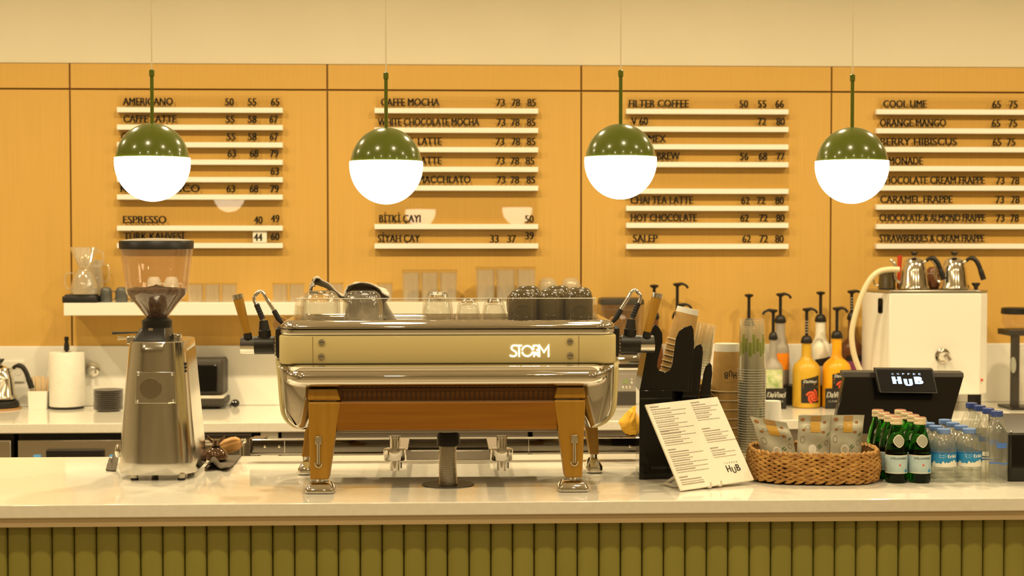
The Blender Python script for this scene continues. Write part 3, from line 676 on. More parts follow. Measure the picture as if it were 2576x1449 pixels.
for i in range(3):
    o_ = PY(462, 915+9*i, g0p.y+.05); obj('switch', MB().ball((o_.x+.004, o_.y, o_.z), 4.5*k, 10, 6), 'black', t, world=True)
q = PY(296, 1134, g0p.y+.09); obj('side_knob', MB().ball((q.x, q.y, q.z), 10*k, 14, 8, sc=(.7, 1, 1.8)), 'chrome', t, world=True)
# ------------------------------------------------------------------ grey cloth, tamper and brush beside the grinder
def cloth_grid(name, lab, corner, ux, uy, nx, ny, zf_, m, solid=.003):
    vs, fs = [], []
    for j in range(ny+1):
        for i in range(nx+1):
            p = Vector(corner)+Vector(ux)*(i/nx)+Vector(uy)*(j/ny); dx, dy, dz = zf_(i/nx, j/ny, p)
            vs.append((p.x+dx, p.y+dy, p.z+dz))
    for j in range(ny):
        for i in range(nx): a = j*(nx+1)+i; fs.append((a, a+1, a+nx+2, a+nx+1))
    return tag(obj(name, MB().add(vs, fs), m, solid=solid), lab, 'cloth')
c0 = PZ(515, 1184, ZT); c1 = PZ(578, 1186, ZT); c3 = PZ(608, 1147, ZT)
def tz(u, v, p):
    front = max(0, 1-v*3.2); ed = math.sin(u*7.5+1.0)*.5+.5
    lump = .030*math.exp(-((u-.30)/.20)**2)*math.exp(-((v-.10)/.16)**2)
    return (0, -.01*math.sin(u*9)*front, .0035+lump+.010*front*ed*u+.0018*noise.noise(p*40))
cloth_grid('bar_cloth', 'dark grey bar cloth under the tamper, right of the grinder', c0, c1-c0, c3-c1, 44, 36, tz, 'darkcloth')
e0 = PZ(266, 1185, ZT); e1 = PZ(291, 1187, ZT); e2 = PZ(300, 1165, ZT)
cloth_grid('bar_cloth', 'dark grey cloth corner sticking out left of the grinder', e0, e1-e0, e2-e1, 16, 16, lambda u, v, p: (0, 0, .003+.030*u*v*v+.012*abs(math.sin(u*5+v*2))*v+.004*noise.noise(p*40)), 'darkcloth')
p = PZ(540, 1168, ZT); k = mpp(p)
t = thing('coffee_tamper', 'bronze coloured tamper with a winged handle on the dark cloth', 'tamper', (p.x, p.y+.03, ZT+.0075))
obj('dome', MB().lathe([(27*k, .002), (29*k, .004), (29.5*k, 12*k), (26*k, 22*k), (17*k, 31*k), (11*k, 34*k)], 40), 'brownmetal_and_mirrored_wood', t)
obj('gasket', MB().lathe([(11.5*k, 34.2*k), (12*k, 36*k), (9*k, 36.5*k)], 24), 'black', t)
obj('neck', MB().lathe([(9*k, 36.7*k), (10*k, 39*k), (9*k, 47*k), (11*k, 52*k), (1*k, 53*k)], 28), 'brownmetal_and_mirrored_wood', t)
for s_ in (-1, 1):
    obj('wing', MB().prism([(s_*8*k, 42*k), (s_*20*k, 52*k), (s_*22*k, 63*k), (s_*12*k, 55*k), (s_*7*k, 52*k)], (-.004, .004)), 'brownmetal_and_mirrored_wood', t, bevel=.0015)
p = PZ(572, 1152, ZT); k = mpp(p)
t = thing('wooden_brush', 'fat ribbed wooden brush handle lying on the cloth behind the tamper', 'brush', (p.x, p.y+.055, ZT+.030))
mb = MB(); X = Matrix.Rotation(math.radians(74), 4, 'Y') @ Matrix.Rotation(.0, 4, 'Z')
secs = []
for z, r in ((-30, 9), (-26, 12), (-8, 17), (8, 18), (20, 16), (28, 10), (30, 7)):
    secs.append([(r*k*(1+.07*math.cos(8*2*PI*j/48))*math.cos(2*PI*j/48), r*k*(1+.07*math.cos(8*2*PI*j/48))*math.sin(2*PI*j/48), z*k) for j in range(48)])
obj('handle', MB().loft(secs, X=X), 'beech', t)
obj('ferrule', MB().lathe([(6.5*k, 30.3*k), (7.5*k, 33*k), (6*k, 42*k), (1*k, 44*k)], 24, X=X), 'chrome', t)

# ------------------------------------------------------------------ espresso machine
YM = 3.99
mc = PZ(1120, 1236, ZT)
t = T = thing('espresso_machine', 'large cream and chrome espresso machine on four wooden legs', 'espresso machine', (mc.x, YM, ZT))
k = mpp((0, YM, 1.2))
def mx(px, y=1000, Y=YM): return PY(px, y, Y).x
def mz(py, Y=YM, px=1120): return PY(px, py, Y).z
YE = YM+.36
# cream upper body
zl = [(mz(916), .004), (mz(914), .001), (mz(911), 0), (mz(848), 0), (mz(845), .001), (mz(843.5), .004)]
xl, xr = mx(699, 880), mx(1553, 880)
obj('cream_body', MB().plan(xl, xr, YM, YE, .036, zl, k=12), 'cream', t, world=True)
for px in (787, 1456):                                   # panel joints
    x = mx(px, 880); obj('panel_joint', MB().box(x-.0006, x+.0006, YM-.0004, YM+.002, mz(914), mz(846)), 'groove', t, world=True)
for px, py in ((809.5, 861), (808.5, 897), (1434, 858.5), (1434.5, 894)):
    q = PY(px, py, YM); X = Matrix.Translation(q) @ Matrix.Rotation(PI/2, 4, 'X')
    o = obj('screw', MB().lathe([(8.2*k, -.001), (8.2*k, .002), (7.2*k, .0038), (1*k, .0042)], 24, X=X), 'steel', t, world=True)
    obj('screw_slot', MB().box(q.x-5.5*k, q.x+5.5*k, q.y-.0044, q.y-.0036, q.z-.8*k, q.z+.8*k), 'charcoal', o, world=True)
# chrome top: two mouldings
zl = [(mz(843.3), .004), (mz(841), .0005), (mz(836), -.0015), (mz(829), -.0005), (mz(828), .003)]
obj('chrome_moulding', MB().plan(xl+.004, xr-.004, YM, YE, .04, zl, k=12), 'chrome', t, world=True)
zl = [(mz(827.7), .004), (mz(826.5), .0005), (mz(820), .0005), (mz(815), .004), (mz(810), .010), (mz(807), .017), (mz(805.5), .024), (mz(805.5)-.0005, .030), (mz(805.5)-.003, .033), (mz(805.5)-.017, .036)]
obj('chrome_top', MB().plan(xl+.002, xr-.002, YM, YE, .05, zl, k=12), 'chrome', t, world=True)
ZTOP = mz(805.5); ZTR = ZTOP-.0165
# tray rails at the back of the top
obj('tray_rail', MB().tube([(mx(735), YE-.045, ZTR+.006), (mx(1505), YE-.045, ZTR+.006)], .006, 10), 'chrome', t, world=True)
# acrylic cup rail
ya, yb_ = YM+.040, YE-.06
x0, x1 = mx(737, 780, ya), mx(1506, 780, ya); zr = PY(1120, 751, ya).z
for nm, h in (('rail_pane', [(x0, ya), (x1, ya), (x1, ya+.004), (x0, ya+.004)]), ('rail_pane', [(x0, ya+.005), (x0+.004, ya+.005), (x0+.004, yb_), (x0, yb_)]), ('rail_pane', [(x1-.004, ya+.005), (x1, ya+.005), (x1, yb_), (x1-.004, yb_)])):
    top_in = .006
    mb = MB(); lo_ = [(x, y, ZTR+.0006) for x, y in h]; cx_ = (x0+x1)/2
    hi_ = [(x+(top_in if x < cx_ else -top_in), y+.002, zr) for x, y in h]
    obj(nm, mb.loft([lo_, hi_], smooth=False), 'acrylic_haze', t, world=True)
obj('rail_edge', MB().tube([(x0+.006, ya+.004, zr), (x1-.006, ya+.004, zr)], .0011, 6), 'white', t, world=True)
# lit logo
def stroke(mb, pts, w, fn, mi=0):
    """flat brush stroke through 2-D points"""
    P = [Vector((x, y)) for x, y in pts]; n = len(P); Lf, Rt = [], []
    for i in range(n):
        a_ = (P[i]-P[i-1]).normalized() if i else None; b_ = (P[i+1]-P[i]).normalized() if i < n-1 else None
        d = ((a_ or b_)+(b_ or a_)).normalized(); nn = Vector((-d.y, d.x)); sc_ = 1/max(.45, nn.dot(Vector((-(a_ or b_).y, (a_ or b_).x))))
        Lf.append(P[i]+nn*w/2*sc_); Rt.append(P[i]-nn*w/2*sc_)
    vs = [fn(p.x, p.y) for p in Lf+Rt]
    mb.add(vs, [(i, i+1, n+i+1, n+i) for i in range(n-1)], mi, False)
def arc(cx, cy_, r, a0, a1, n=18, ry=None): return [(cx+r*math.cos(math.radians(a0+(a1-a0)*i/n)), cy_+(ry or r)*math.sin(math.radians(a0+(a1-a0)*i/n))) for i in range(n+1)]
fn = lambda u, v: tuple(PY(u, v, YM-.0014))
LET = [[arc(1294, 875.2, 6.6, 300, 90, 16)[:] + arc(1291.5, 889, 7.2, 270, 450, 16) + [(1282.5, 896)]],
       [[(1298, 869.2), (1313, 869.2)], [(1306, 869), (1306, 898)]],
       [arc(1326.5, 883.2, 13, 188, 352, 24), arc(1326.5, 883.2, 13, 172, 8, 24)],
       [[(1342, 880), (1342, 868)], [(1342, 869.3), (1350, 869.3)]+arc(1350, 875, 5.7, -90, 90, 12)[1:]+[(1349, 880)], [(1343.5, 898), (1343.5, 884.6)], [(1345, 886.5), (1357, 897.5)], [(1354, 885), (1346, 893)]],
       [[(1357, 898), (1357, 869), (1368.5, 886), (1380, 869), (1380, 898)]]]
LET[0] = [[(1302, 870.5), (1297, 869), (1292, 869), (1288, 871), (1286.3, 875), (1288, 879), (1292, 882), (1297, 885), (1299.5, 889), (1298, 894), (1293.5, 896.6), (1287, 896.3), (1282.5, 893.5)]]
for strokes in LET:
    mb = MB()
    for st in strokes: stroke(mb, st, 3.7, fn)
    obj('lit_letter', mb, 'litlogo', t, world=True, fix=False)
# chrome bumper under the cream panel
zl = [(mz(915.5), .030), (mz(917), .012), (mz(921), .005), (mz(927), .009), (mz(931), .010), (mz(936), .004), (mz(943), .001), (mz(952), 0), (mz(960), .003), (mz(967), .010), (mz(973), .022), (mz(977), .040)]
obj('chrome_bumper', MB().plan(mx(711, 945), mx(1533, 945), YM-.022, YM+.20, .055, zl, k=14), 'chrome', t, world=True)
# side cheeks
def cheek(pts, s_, dy=0):
    secs = []
    yy = [(y_+dy, i_) for y_, i_ in YYS]
    P = [PY(px, py, YM+.06) for px, py in pts]; cx_ = sum(p.x for p in P)/len(P); cz_ = sum(p.z for p in P)/len(P)
    hw = max(abs(p.x-cx_) for p in P); hh = max(abs(p.z-cz_) for p in P)
    for y, ins in yy: secs.append([(cx_+(p.x-cx_)*(1-ins*.8/hw), y, cz_+(p.z-cz_)*(1-ins*.6/hh)) for p in P])
    return MB().loft(secs)
YYS = [(YM+.022, .045), (YM+.026, .024), (YM+.038, .010), (YM+.06, .002), (YM+.085, 0), (YM+.30, 0)]
L_ = bez([(x, y, 0) for x, y in ((689, 905), (694, 945), (697, 985), (701, 1026), (706, 1047), (718, 1066), (739, 1081), (760, 1086))], 5)
left = [(p.x, p.y) for p in L_]+[(775, 1078), (800, 1000), (805, 925), (800, 905)]
obj('side_panel', cheek(left, -1, .035), 'cream', t, world=True)
shr = lambda P, d: [(x+(d if x < 1120 and x < 760 else (-d if x > 1490 else 0)), y-(d*.35 if y > 1050 else 0)) for x, y in P]
obj('side_cheek', cheek(shr(left, 13), -1), 'chrome', t, world=True)
R_ = bez([(x, y, 0) for x, y in ((1561, 905), (1559, 960), (1557, 1000), (1553, 1030), (1542, 1052), (1526, 1068), (1509, 1077), (1493, 1081))], 5)
right = [(p.x, p.y) for p in R_]+[(1476, 1072), (1448, 1000), (1442, 925), (1448, 905)]
obj('side_panel', cheek(right[::-1], 1, .035), 'cream', t, world=True)
obj('side_cheek', cheek(shr(right, 15)[::-1], 1), 'chrome', t, world=True)
q = PY(1509, 977, YM+.035); obj('side_stud', MB().ball((q.x, q.y, q.z), 6*k, 12, 8, sc=(1.2, .6, .8)), 'black', t, world=True)
for xs_, sg in ((xr, 1), (xl, -1)):                     # black vented side caps
    mb = MB()
    mb.plan(xs_-.004 if sg > 0 else xs_-.014, xs_+.014 if sg > 0 else xs_+.004, YM+.07, YE-.03, .006, [(mz(905), .004), (mz(895), 0), (mz(832), 0), (mz(826), .006)])
    o = obj('side_cap', mb, 'black', t, world=True)
    for i in range(6):
        zz_ = mz(898-9*i); obj('vent_rib', MB().box(xs_+sg*.0125, xs_+sg*.0165, YM+.075, YE-.04, zz_-.0015, zz_+.0015), 'chrome', o, world=True)
for px, sg in ((706, -1), (1548, 1)):
    q = PY(px, 815, YM+.30); obj('side_lug', MB().lathe([(20*k, -.008), (21*k, 0), (20*k, .008)], 28, X=Matrix.Translation(q) @ Matrix.Rotation(PI/2, 4, 'X')), 'amberdisc', t, world=True)
# perforated strip, wooden apron, under tray
ys = YM+.02
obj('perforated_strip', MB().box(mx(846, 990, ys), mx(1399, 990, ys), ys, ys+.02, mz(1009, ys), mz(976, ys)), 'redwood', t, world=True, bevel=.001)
mb = MB(); px = 862
while px < 1390:
    for j in range(5):
        q = PY(px, 984.5+j*4.3, ys); mb.box(q.x-2.1*k, q.x+2.1*k, ys-.0005, ys+.001, q.z-.85*k, q.z+.85*k)
    px += 12.3
obj('perforations', mb, 'black', t, world=True)
ya = YM-.002
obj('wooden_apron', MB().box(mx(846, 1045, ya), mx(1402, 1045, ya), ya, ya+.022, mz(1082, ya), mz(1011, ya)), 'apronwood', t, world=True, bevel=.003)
obj('under_tray', MB().box(mx(838, 1088, YM+.02), mx(1410, 1088, YM+.02), YM+.012, YM+.34, mz(1088, YM+.01), mz(1083.5, YM+.01)), 'greysteel', t, world=True, bevel=.001)
for px, py in ((866, 1086.5), (1384, 1082.5)):
    q = PY(px, py, YM+.03); obj('bolt_hole', MB().ball((q.x, YM+.03, mz(1088, YM+.01)), 6*k, 12, 6, sc=(1, .8, .12)), 'black', t, world=True)
# front legs
def leg(top, bot, blk, Y0, dep, cap, ft, foot_m='chrome'):
    (ax, ay, bx_, by) = top; (cx_, cy_, dx, dy) = bot
    fr = [PY(ax, ay, Y0), PY(bx_, by, Y0), PY(dx, dy, Y0), PY(cx_, cy_, Y0)]
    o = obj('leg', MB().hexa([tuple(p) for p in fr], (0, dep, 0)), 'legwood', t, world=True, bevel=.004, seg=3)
    if blk:
        b_ = [PY(x, y, Y0+.004) for x, y in blk]; obj('leg_block', MB().hexa([tuple(p) for p in b_], (0, dep, 0)), 'legwood', o, world=True, bevel=.004, seg=3)
    if cap:
        cx0, ytop = cap; kk_ = mpp(fr[0])
        def Q(px, py, d): return PY(px, py, Y0-d)
        a_, b_ = Q(cx0-7.5, ytop, .0025), Q(cx0+7.5, ytop+20, .0025)
        obj('inlay_cap', MB().box(a_.x, b_.x, Y0-.004, Y0+.003, b_.z, a_.z), 'leds', o, world=True, bevel=.001)
        ring = [Q(cx0+8.5*math.cos(a), ytop+66-8.5*math.sin(a)*1.4, .0006) for a in [PI+PI*i/10 for i in range(11)]]
        obj('inlay_slot', MB().tube(ring, .0014, 6), 'leds', o, world=True)
        a_, b_ = Q(cx0, ytop+19, .002), Q(cx0, ytop+70, .002)
        obj('inlay_rod', MB().tube([(a_.x, Y0-.002, a_.z), (b_.x, Y0-.002, b_.z)], 4.3*kk_, 12), 'chrome', o, world=True)
    # foot
    fx0, fx1, ft_top, ft_bot = ft; c = PZ((fx0+fx1)/2, ft_bot-3, ZT)
    kk_ = mpp((c.x, Y0, ZT)); w = (fx1-fx0)/2*kk_; h_ = (ft_bot-ft_top)*kk_
    xm = (fr[2].x+fr[3].x)/2
    yc = Y0+dep/2
    fo = obj('foot', MB().plan(xm-w, xm+w, yc-.036, yc+.036, .012, [(ZT+.0004, .003), (ZT+.003, 0), (ZT+h_*.30, 0), (ZT+h_*.45, .001), (ZT+h_*.85, .012), (ZT+h_*.92, .016)]), 'chrome', o, world=True, label='chrome foot')
    obj('foot_stem', MB().lathe([(10*kk_, ZT+h_*.9), (10*kk_, fr[2].z+.002)], 18, c=(xm, yc, 0)), 'chrome', fo, world=True)
YLG = YM-.004
leg((775, 1012, 856, 1012), (780, 1207, 827, 1207), [(775, 979), (848, 979), (857, 1008), (774, 1008)], YLG, .055, (801, 1098), (764, 838, 1207, 1236))
leg((1394, 1007, 1473, 1007), (1421, 1202, 1465, 1202), [(1401, 974), (1470, 974), (1474, 1003), (1394, 1003)], YLG, .055, (1445, 1094), (1407, 1484, 1202, 1231))
YR2 = YM+.315
leg((775, 1030, 812, 1030), (758, 1150, 781, 1150), None, YR2, .05, None, (744, 785, 1150, 1188))
leg((1466, 1030, 1502, 1030), (1484, 1144, 1507, 1144), None, YR2, .05, None, (1471, 1514, 1144, 1183))
# portafilter spouts under the tray
for px in (993, 1262):
    Y = YM+.12; q = PY(px, 1097, Y); kk_ = mpp(q); c = (q.x, q.y, 0)
    def z_(y): return PY(px, y, Y).z
    o = obj('group_head', MB().lathe([(15*kk_, z_(1096)), (15*kk_, z_(1100)), (13*kk_, z_(1101)), (13*kk_, z_(1128)), (5*kk_, z_(1129))], 28, c=c), 'chrome', t, world=True)
    obj('collar', MB().lathe([(25*kk_, z_(1128)), (28.5*kk_, z_(1130)), (28.5*kk_, z_(1154)), (26*kk_, z_(1157)), (5*kk_, z_(1157.5))], 36, c=c), 'chrome', o, world=True)
    obj('nozzle', MB().lathe([(13*kk_, z_(1157)), (12.5*kk_, z_(1183)), (10*kk_, z_(1183)), (10*kk_, z_(1165))], 28, c=c, cap=False), 'chrome', o, world=True)
    obj('screw_pair', MB().tube([(q.x+16*kk_, q.y, z_(1163)), (q.x+16*kk_, q.y, z_(1178))], 1.6*kk_, 8), 'black', o, world=True)
# rear working side: chrome bar, flaps and drip boxes
Yr = YM+.55
for a_, b_ in ((626, 1620),):
    q0, q1 = PY(a_, 1106, Yr), PY(b_, 1138, Yr)
    o = obj('rear_bar', MB().plan(q0.x, q1.x, Yr, Yr+.03, .014, [(q1.z, .002), (q1.z+.003, 0), (q0.z-.003, 0), (q0.z, .002)]), 'reflection_darkened_chrome', t, world=True)
    obj('bar_edge', MB().tube([(q0.x+.01, Yr-.001, q0.z-.0005), (q1.x-.01, Yr-.001, q0.z-.0005)], .0016, 6), 'chrome', o, world=True)
    for px in (666, 702, 1585):
        q = PY(px, 1124, Yr); obj('bar_rivet', MB().ball((q.x, Yr, q.z), 4*mpp(q), 10, 6, sc=(1, .5, 1)), 'leds', o, world=True)
    for px in (716, 1330): 
        q = PY(px, 1124, Yr-.001); obj('bar_joint', MB().box(q.x-.001, q.x+.001, Yr-.0008, Yr+.001, q1.z+.004, q0.z-.004), 'leds', o, world=True)
    lip0, lip1 = PY(a_+4, 1143, Yr-.006), PY(b_, 1139.5, Yr-.006)
    obj('bar_lip', MB().box(lip0.x, lip1.x, Yr-.006, Yr+.03, lip0.z, lip1.z), 'steel', o, world=True)
fl = [PY(626, 1107, Yr), PY(662, 1107, Yr), PY(674, 1099, Yr+.05), PY(642, 1099, Yr+.05)]
obj('end_flap', MB().hexa([tuple(p) for p in fl], (0, 0, .003)), 'brownmetal_and_mirrored_wood', t, world=True)  # brown here is wood mirrored in the chrome flap, painted as colour
for a_, b_ in ((1022, 1106), (1140, 1234)):
    q0, q1 = PY(a_, 1134, Yr-.03), PY(b_, 1157, Yr-.03)
    obj('drip_box', MB().box(q0.x, q1.x, Yr-.035, Yr+.02, max(q1.z, ZT+.0006), q0.z), 'greysteel', t, world=True, bevel=.002)
for a_, b_ in ((968, 1018), (1238, 1288)):
    obj('rear_arm', MB().box(mx(a_), mx(b_), YM+.30, Yr-.0005, mz(1100, Yr)-.006, mz(1100, Yr)), 'greysteel', t, world=True, bevel=.001)
# drain hose through the worktop
q = PZ(1127, 1219, ZT)
tp = PY(1128, 1086, q.y)
path = bez([(q.x+.001, q.y, ZT+.0022), (q.x-.001, q.y, ZT+.05), (q.x+.0, q.y+.003, ZT+.10), (tp.x, q.y+.004, tp.z)], 40)
kk_ = mpp(q)
ho = obj('drain_hose', MB().tube(path, [(23.5-.011*i)*kk_*(1 if i % 4 < 2 else .90) for i in range(len(path))], 28), 'steel', t, world=True)
z0_, z1_ = PY(1127, 1122, q.y).z, PY(1127, 1087, q.y).z
obj('hose_clamp', MB().lathe([(24*kk_, z0_), (29*kk_, z0_+.002), (29*kk_, z1_-.006), (24*kk_, z1_)], 36, c=(tp.x, q.y+.004, 0)), 'black', ho, world=True)
obj('floor_plate', MB().lathe([(66*kk_, .0004), (65.5*kk_, .0018), (1*kk_, .0019)], 56, c=(q.x, q.y, ZT)), 'charcoal', ho, world=True)
# steam valves with wooden levers
def steam(side):
    Y = YM+.17; s_ = -1 if side == 'l' else 1
    f = (lambda px, py, d=0: PY(px, py, Y+d)) if side == 'l' else (lambda px, py, d=0: PY(2251-px, py-3, Y+d))
    c0_, c1_ = f(690, 868), f(641, 868); c2_ = f(606, 868); kk_ = mpp(c0_)
    o = obj('steam_valve', MB().tube([c0_, (c1_.x, c0_.y, c0_.z)], 23*kk_, 32), 'black', t, world=True)
    obj('valve_cap', MB().tube([(c1_.x, c0_.y, c0_.z), (c2_.x+.002*s_*-1, c0_.y, c0_.z), (c2_.x, c0_.y, c0_.z)], [22*kk_, 22*kk_, 19*kk_], 32), 'charcoal', o, world=True)
    mb = MB(); n = 20
    sec = [[(x, c0_.y+23*kk_*math.cos(a)*r, c0_.z+23*kk_*math.sin(a)*r) for r, a in [(1, PI+PI*i/n) for i in range(n+1)]+[(.9, 2*PI-PI*i/n) for i in range(n+1)]] for x in (c1_.x, c2_.x)]
    obj('chrome_half', mb.loft(sec), 'chrome', o, world=True, label='polished chrome lower half of the valve cap')
    a_, b_ = f(667, 852), f(663, 806)
    obj('wand_socket', MB().tube([a_, a_+(b_-a_)*.45, a_+(b_-a_)*.47, b_], [16*kk_, 15.5*kk_, 14*kk_, 10.5*kk_], 24), 'black', o, world=True)
    gpts = [f(661, 803), f(645, 765)]
    gp = [Vector(gpts[0])+(Vector(gpts[1])-Vector(gpts[0]))*(i/24) for i in range(25)]
    wand = obj('steam_wand', MB().tube([f(664, 810)]+bez([f(645, 768), f(639, 752), f(643, 742), f(653, 733), f(662, 737), f(672, 754), f(691, 784)], 6), 4.6*kk_, 12), 'chrome', t, world=True)
    obj('rubber_grip', MB().tube(gp, [(7.2 if i % 4 < 3 else 6.2)*kk_ for i in range(25)], 16), 'rubber', wand, world=True)
    obj('rubber_tip', MB().tube([f(689, 781), f(700, 801), f(712, 816)], [6.5*kk_, 7*kk_, 3.5*kk_], 16), 'rubber', wand, world=True)
    lv = obj('lever', MB().tube([f(624, 842, -.01), f(612, 800, -.01), f(599, 750, -.01)], [9*kk_, 11*kk_, 13.2*kk_], 24), 'legwood', t, world=True, label='wooden steam lever')
    obj('lever_cap', MB().tube([f(599.6, 752, -.01), f(597, 741, -.01), f(596.8, 740, -.01)], [13.8*kk_, 14.4*kk_, 12.5*kk_], 24), 'chrome', lv, world=True)
    obj('lever_socket', MB().tube([f(625, 853, -.01), f(622, 838, -.01)], 10.5*kk_, 20), 'black', lv, world=True)
steam('l'); steam('r')

# ------------------------------------------------------------------ glasses, mugs and towel on the machine
def on_top(px, y): p = PY(px, 800, y); return (p.x, y, ZTR+.0007)
def big_glass(lab, px, y, r, h):
    k_ = mpp((0, y, 1.45)); t = thing('large_glass', lab, 'glass', on_top(px, y), 0, 'large glasses on the machine')
    pr = [(.98, 0), (1, .01), (1, .45), (.97, .68), (.86, .88), (.70, .97), (.58, 1.0), (.01, 1.0)]
    pi_ = [(.01, .90), (.52, .90), (.74, .84), (.86, .66), (.90, .45), (.90, .002)]
    obj('body', MB().lathe([(a*r*k_, b*h*k_) for a, b in pr], 40, cap=False), 'clearglass', t)
    obj('inner_wall', MB().lathe([(a*r*k_, b*h*k_) for a, b in pi_], 40, cap=False), 'clearglass', t)
    obj('base_disc', MB().lathe([(.02*r*k_, .915*h*k_), (.60*r*k_, .915*h*k_), (.56*r*k_, .985*h*k_), (.02*r*k_, .985*h*k_)], 32), 'glassbase', t)
    obj('handle', MB().tube(handle_c(r*k_*1.0, h*k_*.8, h*k_*.2, r*k_*.5), .0045, 8), 'clearglass', t).rotation_euler = (0, 0, 2.2)
    return t
big_glass('large upturned glass mug at the left end of the machine top', 806, YM+.115, 50, 84)
big_glass('large upturned glass mug under the grey towel on the machine top', 913, YM+.115, 50, 84)
def small_glass(lab, px, y, r, h, taper):
    k_ = mpp((0, y, 1.45)); t = thing('small_glass', lab, 'glass', on_top(px, y), .4, 'small upturned glasses on the machine')
    n = 12; secs = lambda f, zz: [(f*r*k_*(1+.012*math.cos(10*2*PI*j/40))*math.cos(2*PI*j/40), f*r*k_*(1+.012*math.cos(10*2*PI*j/40))*math.sin(2*PI*j/40), zz*h*k_) for j in range(40)]
    obj('body', MB().loft([secs(a, b) for a, b in ((1, 0), (1, .12), (.97, .35), (.5+.5*taper, .80), (taper, .94), (taper*.86, 1.0))], cap=False), 'clearglass', t)
    obj('inner_wall', MB().loft([secs(a, b) for a, b in ((.93, .002), (.92, .12), (.86, .4), (.42+.42*taper, .72), (.3, .78))], cap=False), 'clearglass', t)
    obj('base_disc', MB().lathe([(.02*r*k_, .80*h*k_), (taper*r*k_*.90, .81*h*k_), (taper*r*k_*.92, .93*h*k_), (taper*r*k_*.8, .99*h*k_), (.02*r*k_, .99*h*k_)], 32), 'glassbase', t)
    return t
small_glass('taller of the three upturned glasses in the middle of the machine top', 1101, YM+.10, 41, 82, .66)
small_glass('small upturned espresso glass between the taller glass and its twin', 1178, YM+.10, 32, 66, .58)
small_glass('small upturned espresso glass next to the dark mugs', 1243, YM+.10, 32, 66, .58)
g3 = 'dark mugs upside down on the machine'
km = mpp((0, YM+.1, 1.46))
for px, y, r, h, lab, an in ((1314, YM+.095, 37, 87, 'left dark mug of the front row on the machine, its handle to the back left', 2.15), (1385.5, YM+.113, 36, 87, 'middle dark mug of the front row on the machine', 1.2),
                           (1456, YM+.095, 36, 92, 'right dark mug of the front row on the machine', 1.9), (1328, YM+.185, 37, 93, 'dark mug behind the left one on the machine', 2.6), (1404, YM+.198, 36, 93, 'dark mug behind the middle one on the machine', 1.6)):
    mug('mug', lab, on_top(px, y), r*km, h*km, 'mug', an, g3)
# towel
YT = YM+.215
def drape(path, n):
    return bez([(x, y, 0) for x, y in path], n)
top = drape(((786, 716), (785, 704), (792, 698), (815, 709), (843, 726), (866, 742), (872, 744), (878, 728), (890, 714), (912, 711), (940, 716), (962, 727), (972, 742), (968, 752)), 6)
vs, fs = [], []; nx, ny = len(top)-1, 18
for j in range(ny+1):
    v = j/ny
    for i, p in enumerate(top):
        q = PY(p.x, p.y, YT); w = .006*math.sin(i*.23+v*4)*v
        vs.append((q.x+.008*math.sin(v*5+i*.1)+.008*noise.noise(Vector((v*4, i*.2, 3))), YT-.055+.115*v+.012*math.sin(i*.16), q.z-.022*v*v+w-.004*math.sin(v*9+i*.3)+.006*noise.noise(Vector((q.x*22, v*3.1, 1)))))
for j in range(ny):
    for i in range(nx): a = j*(nx+1)+i; fs.append((a, a+1, a+nx+2, a+nx+1))
mb = MB().add(vs, fs)
vs, fs = [], []; nx, ny = 26, 22
for j in range(ny+1):
    v = j/ny
    for i in range(nx+1):
        u = i/nx; x0_, x1_ = 886-22*v, 958+54*v**1.15; py = 722+20*(u-.3)**2+ (812-722)*v
        q = PY(x0_+(x1_-x0_)*u, py, YT+.015); vs.append((q.x, YT+.015+.012*math.sin(u*11)*v-.02*v, max(q.z, ZTR+.006)))
for j in range(ny):
    for i in range(nx): a = j*(nx+1)+i; fs.append((a, a+1, a+nx+2, a+nx+1))
mb.add(vs, fs)
tag(obj('tea_towel', mb, 'cloth', solid=.0035), 'crumpled grey woven towel draped over the glasses on the machine', 'towel')
# yellow cloth on the rear bar
p = PY(1592, 1105, Yr+.015); k = mpp(p)
mb = MB().ball((0, 0, 0), 1, 72, 44)
vs = []
for x, y, z in mb.v:
    d = Vector((x, y, z)); f = 1+.30*noise.ridged_multi_fractal(d*1.15+Vector((3.1, 1, 0)), 1, 2, 3, 1, 2)*.55-.20
    zz_ = z*(43 if z > 0 else 34)*k*f; taper = 1-.45*max(0, z)**1.2
    X_ = x*34*k*f*taper+(12*k*max(0, z)**2)-.0*k; vs.append((X_, y*.05*f*taper, max(zz_, -34*k)+34*k+.0006))
mb.v = vs
o = obj('cleaning_cloth', mb, 'yellow'); o.location = (p.x, Yr+.02, PY(626, 1106, Yr).z+.0012); tag(o, 'crumpled yellow cloth between the machine and the cup organiser', 'cloth')
# ------------------------------------------------------------------ grinder with smoky hopper behind the machine
p = PZ(1566, 1026, ZB); k = mpp(p)
t = thing('filter_grinder', 'silver grinder with a smoky square hopper behind the right steam arm', 'grinder', p)
def bz(y): return (1026-y)*k
obj('body', MB().plan(-52*k, 46*k, 0, .18, .012, [(.0006, .003), (.006, 0), (bz(905), 0), (bz(893), .006)]), 'silver', t)
obj('dark_inset', MB().box(-44*k, 38*k, -.003, .002, bz(1020), bz(985)), 'charcoal', t, bevel=.002)
obj('mirror_front', MB().plan(-50*k, 44*k, -.006, .01, .004, [(bz(930), .002), (bz(925), 0), (bz(897), 0), (bz(893), .003)]), 'chrome', t)
pn = obj('control_panel', MB().box(-46*k, 40*k, -.004, .002, bz(984), bz(940)), 'silver', t, bevel=.001)
obj('display', MB().box(0*k, 14*k, -.006, -.003, bz(965), bz(954)), 'lcd', pn)
for x, y in ((23, 953), (23, 962), (2, 974), (10, 974), (19, 974)): obj('button', MB().ball((x*k, -.005, bz(y)), 3.6*k, 10, 6, sc=(1, .5, 1)), 'leds', pn)
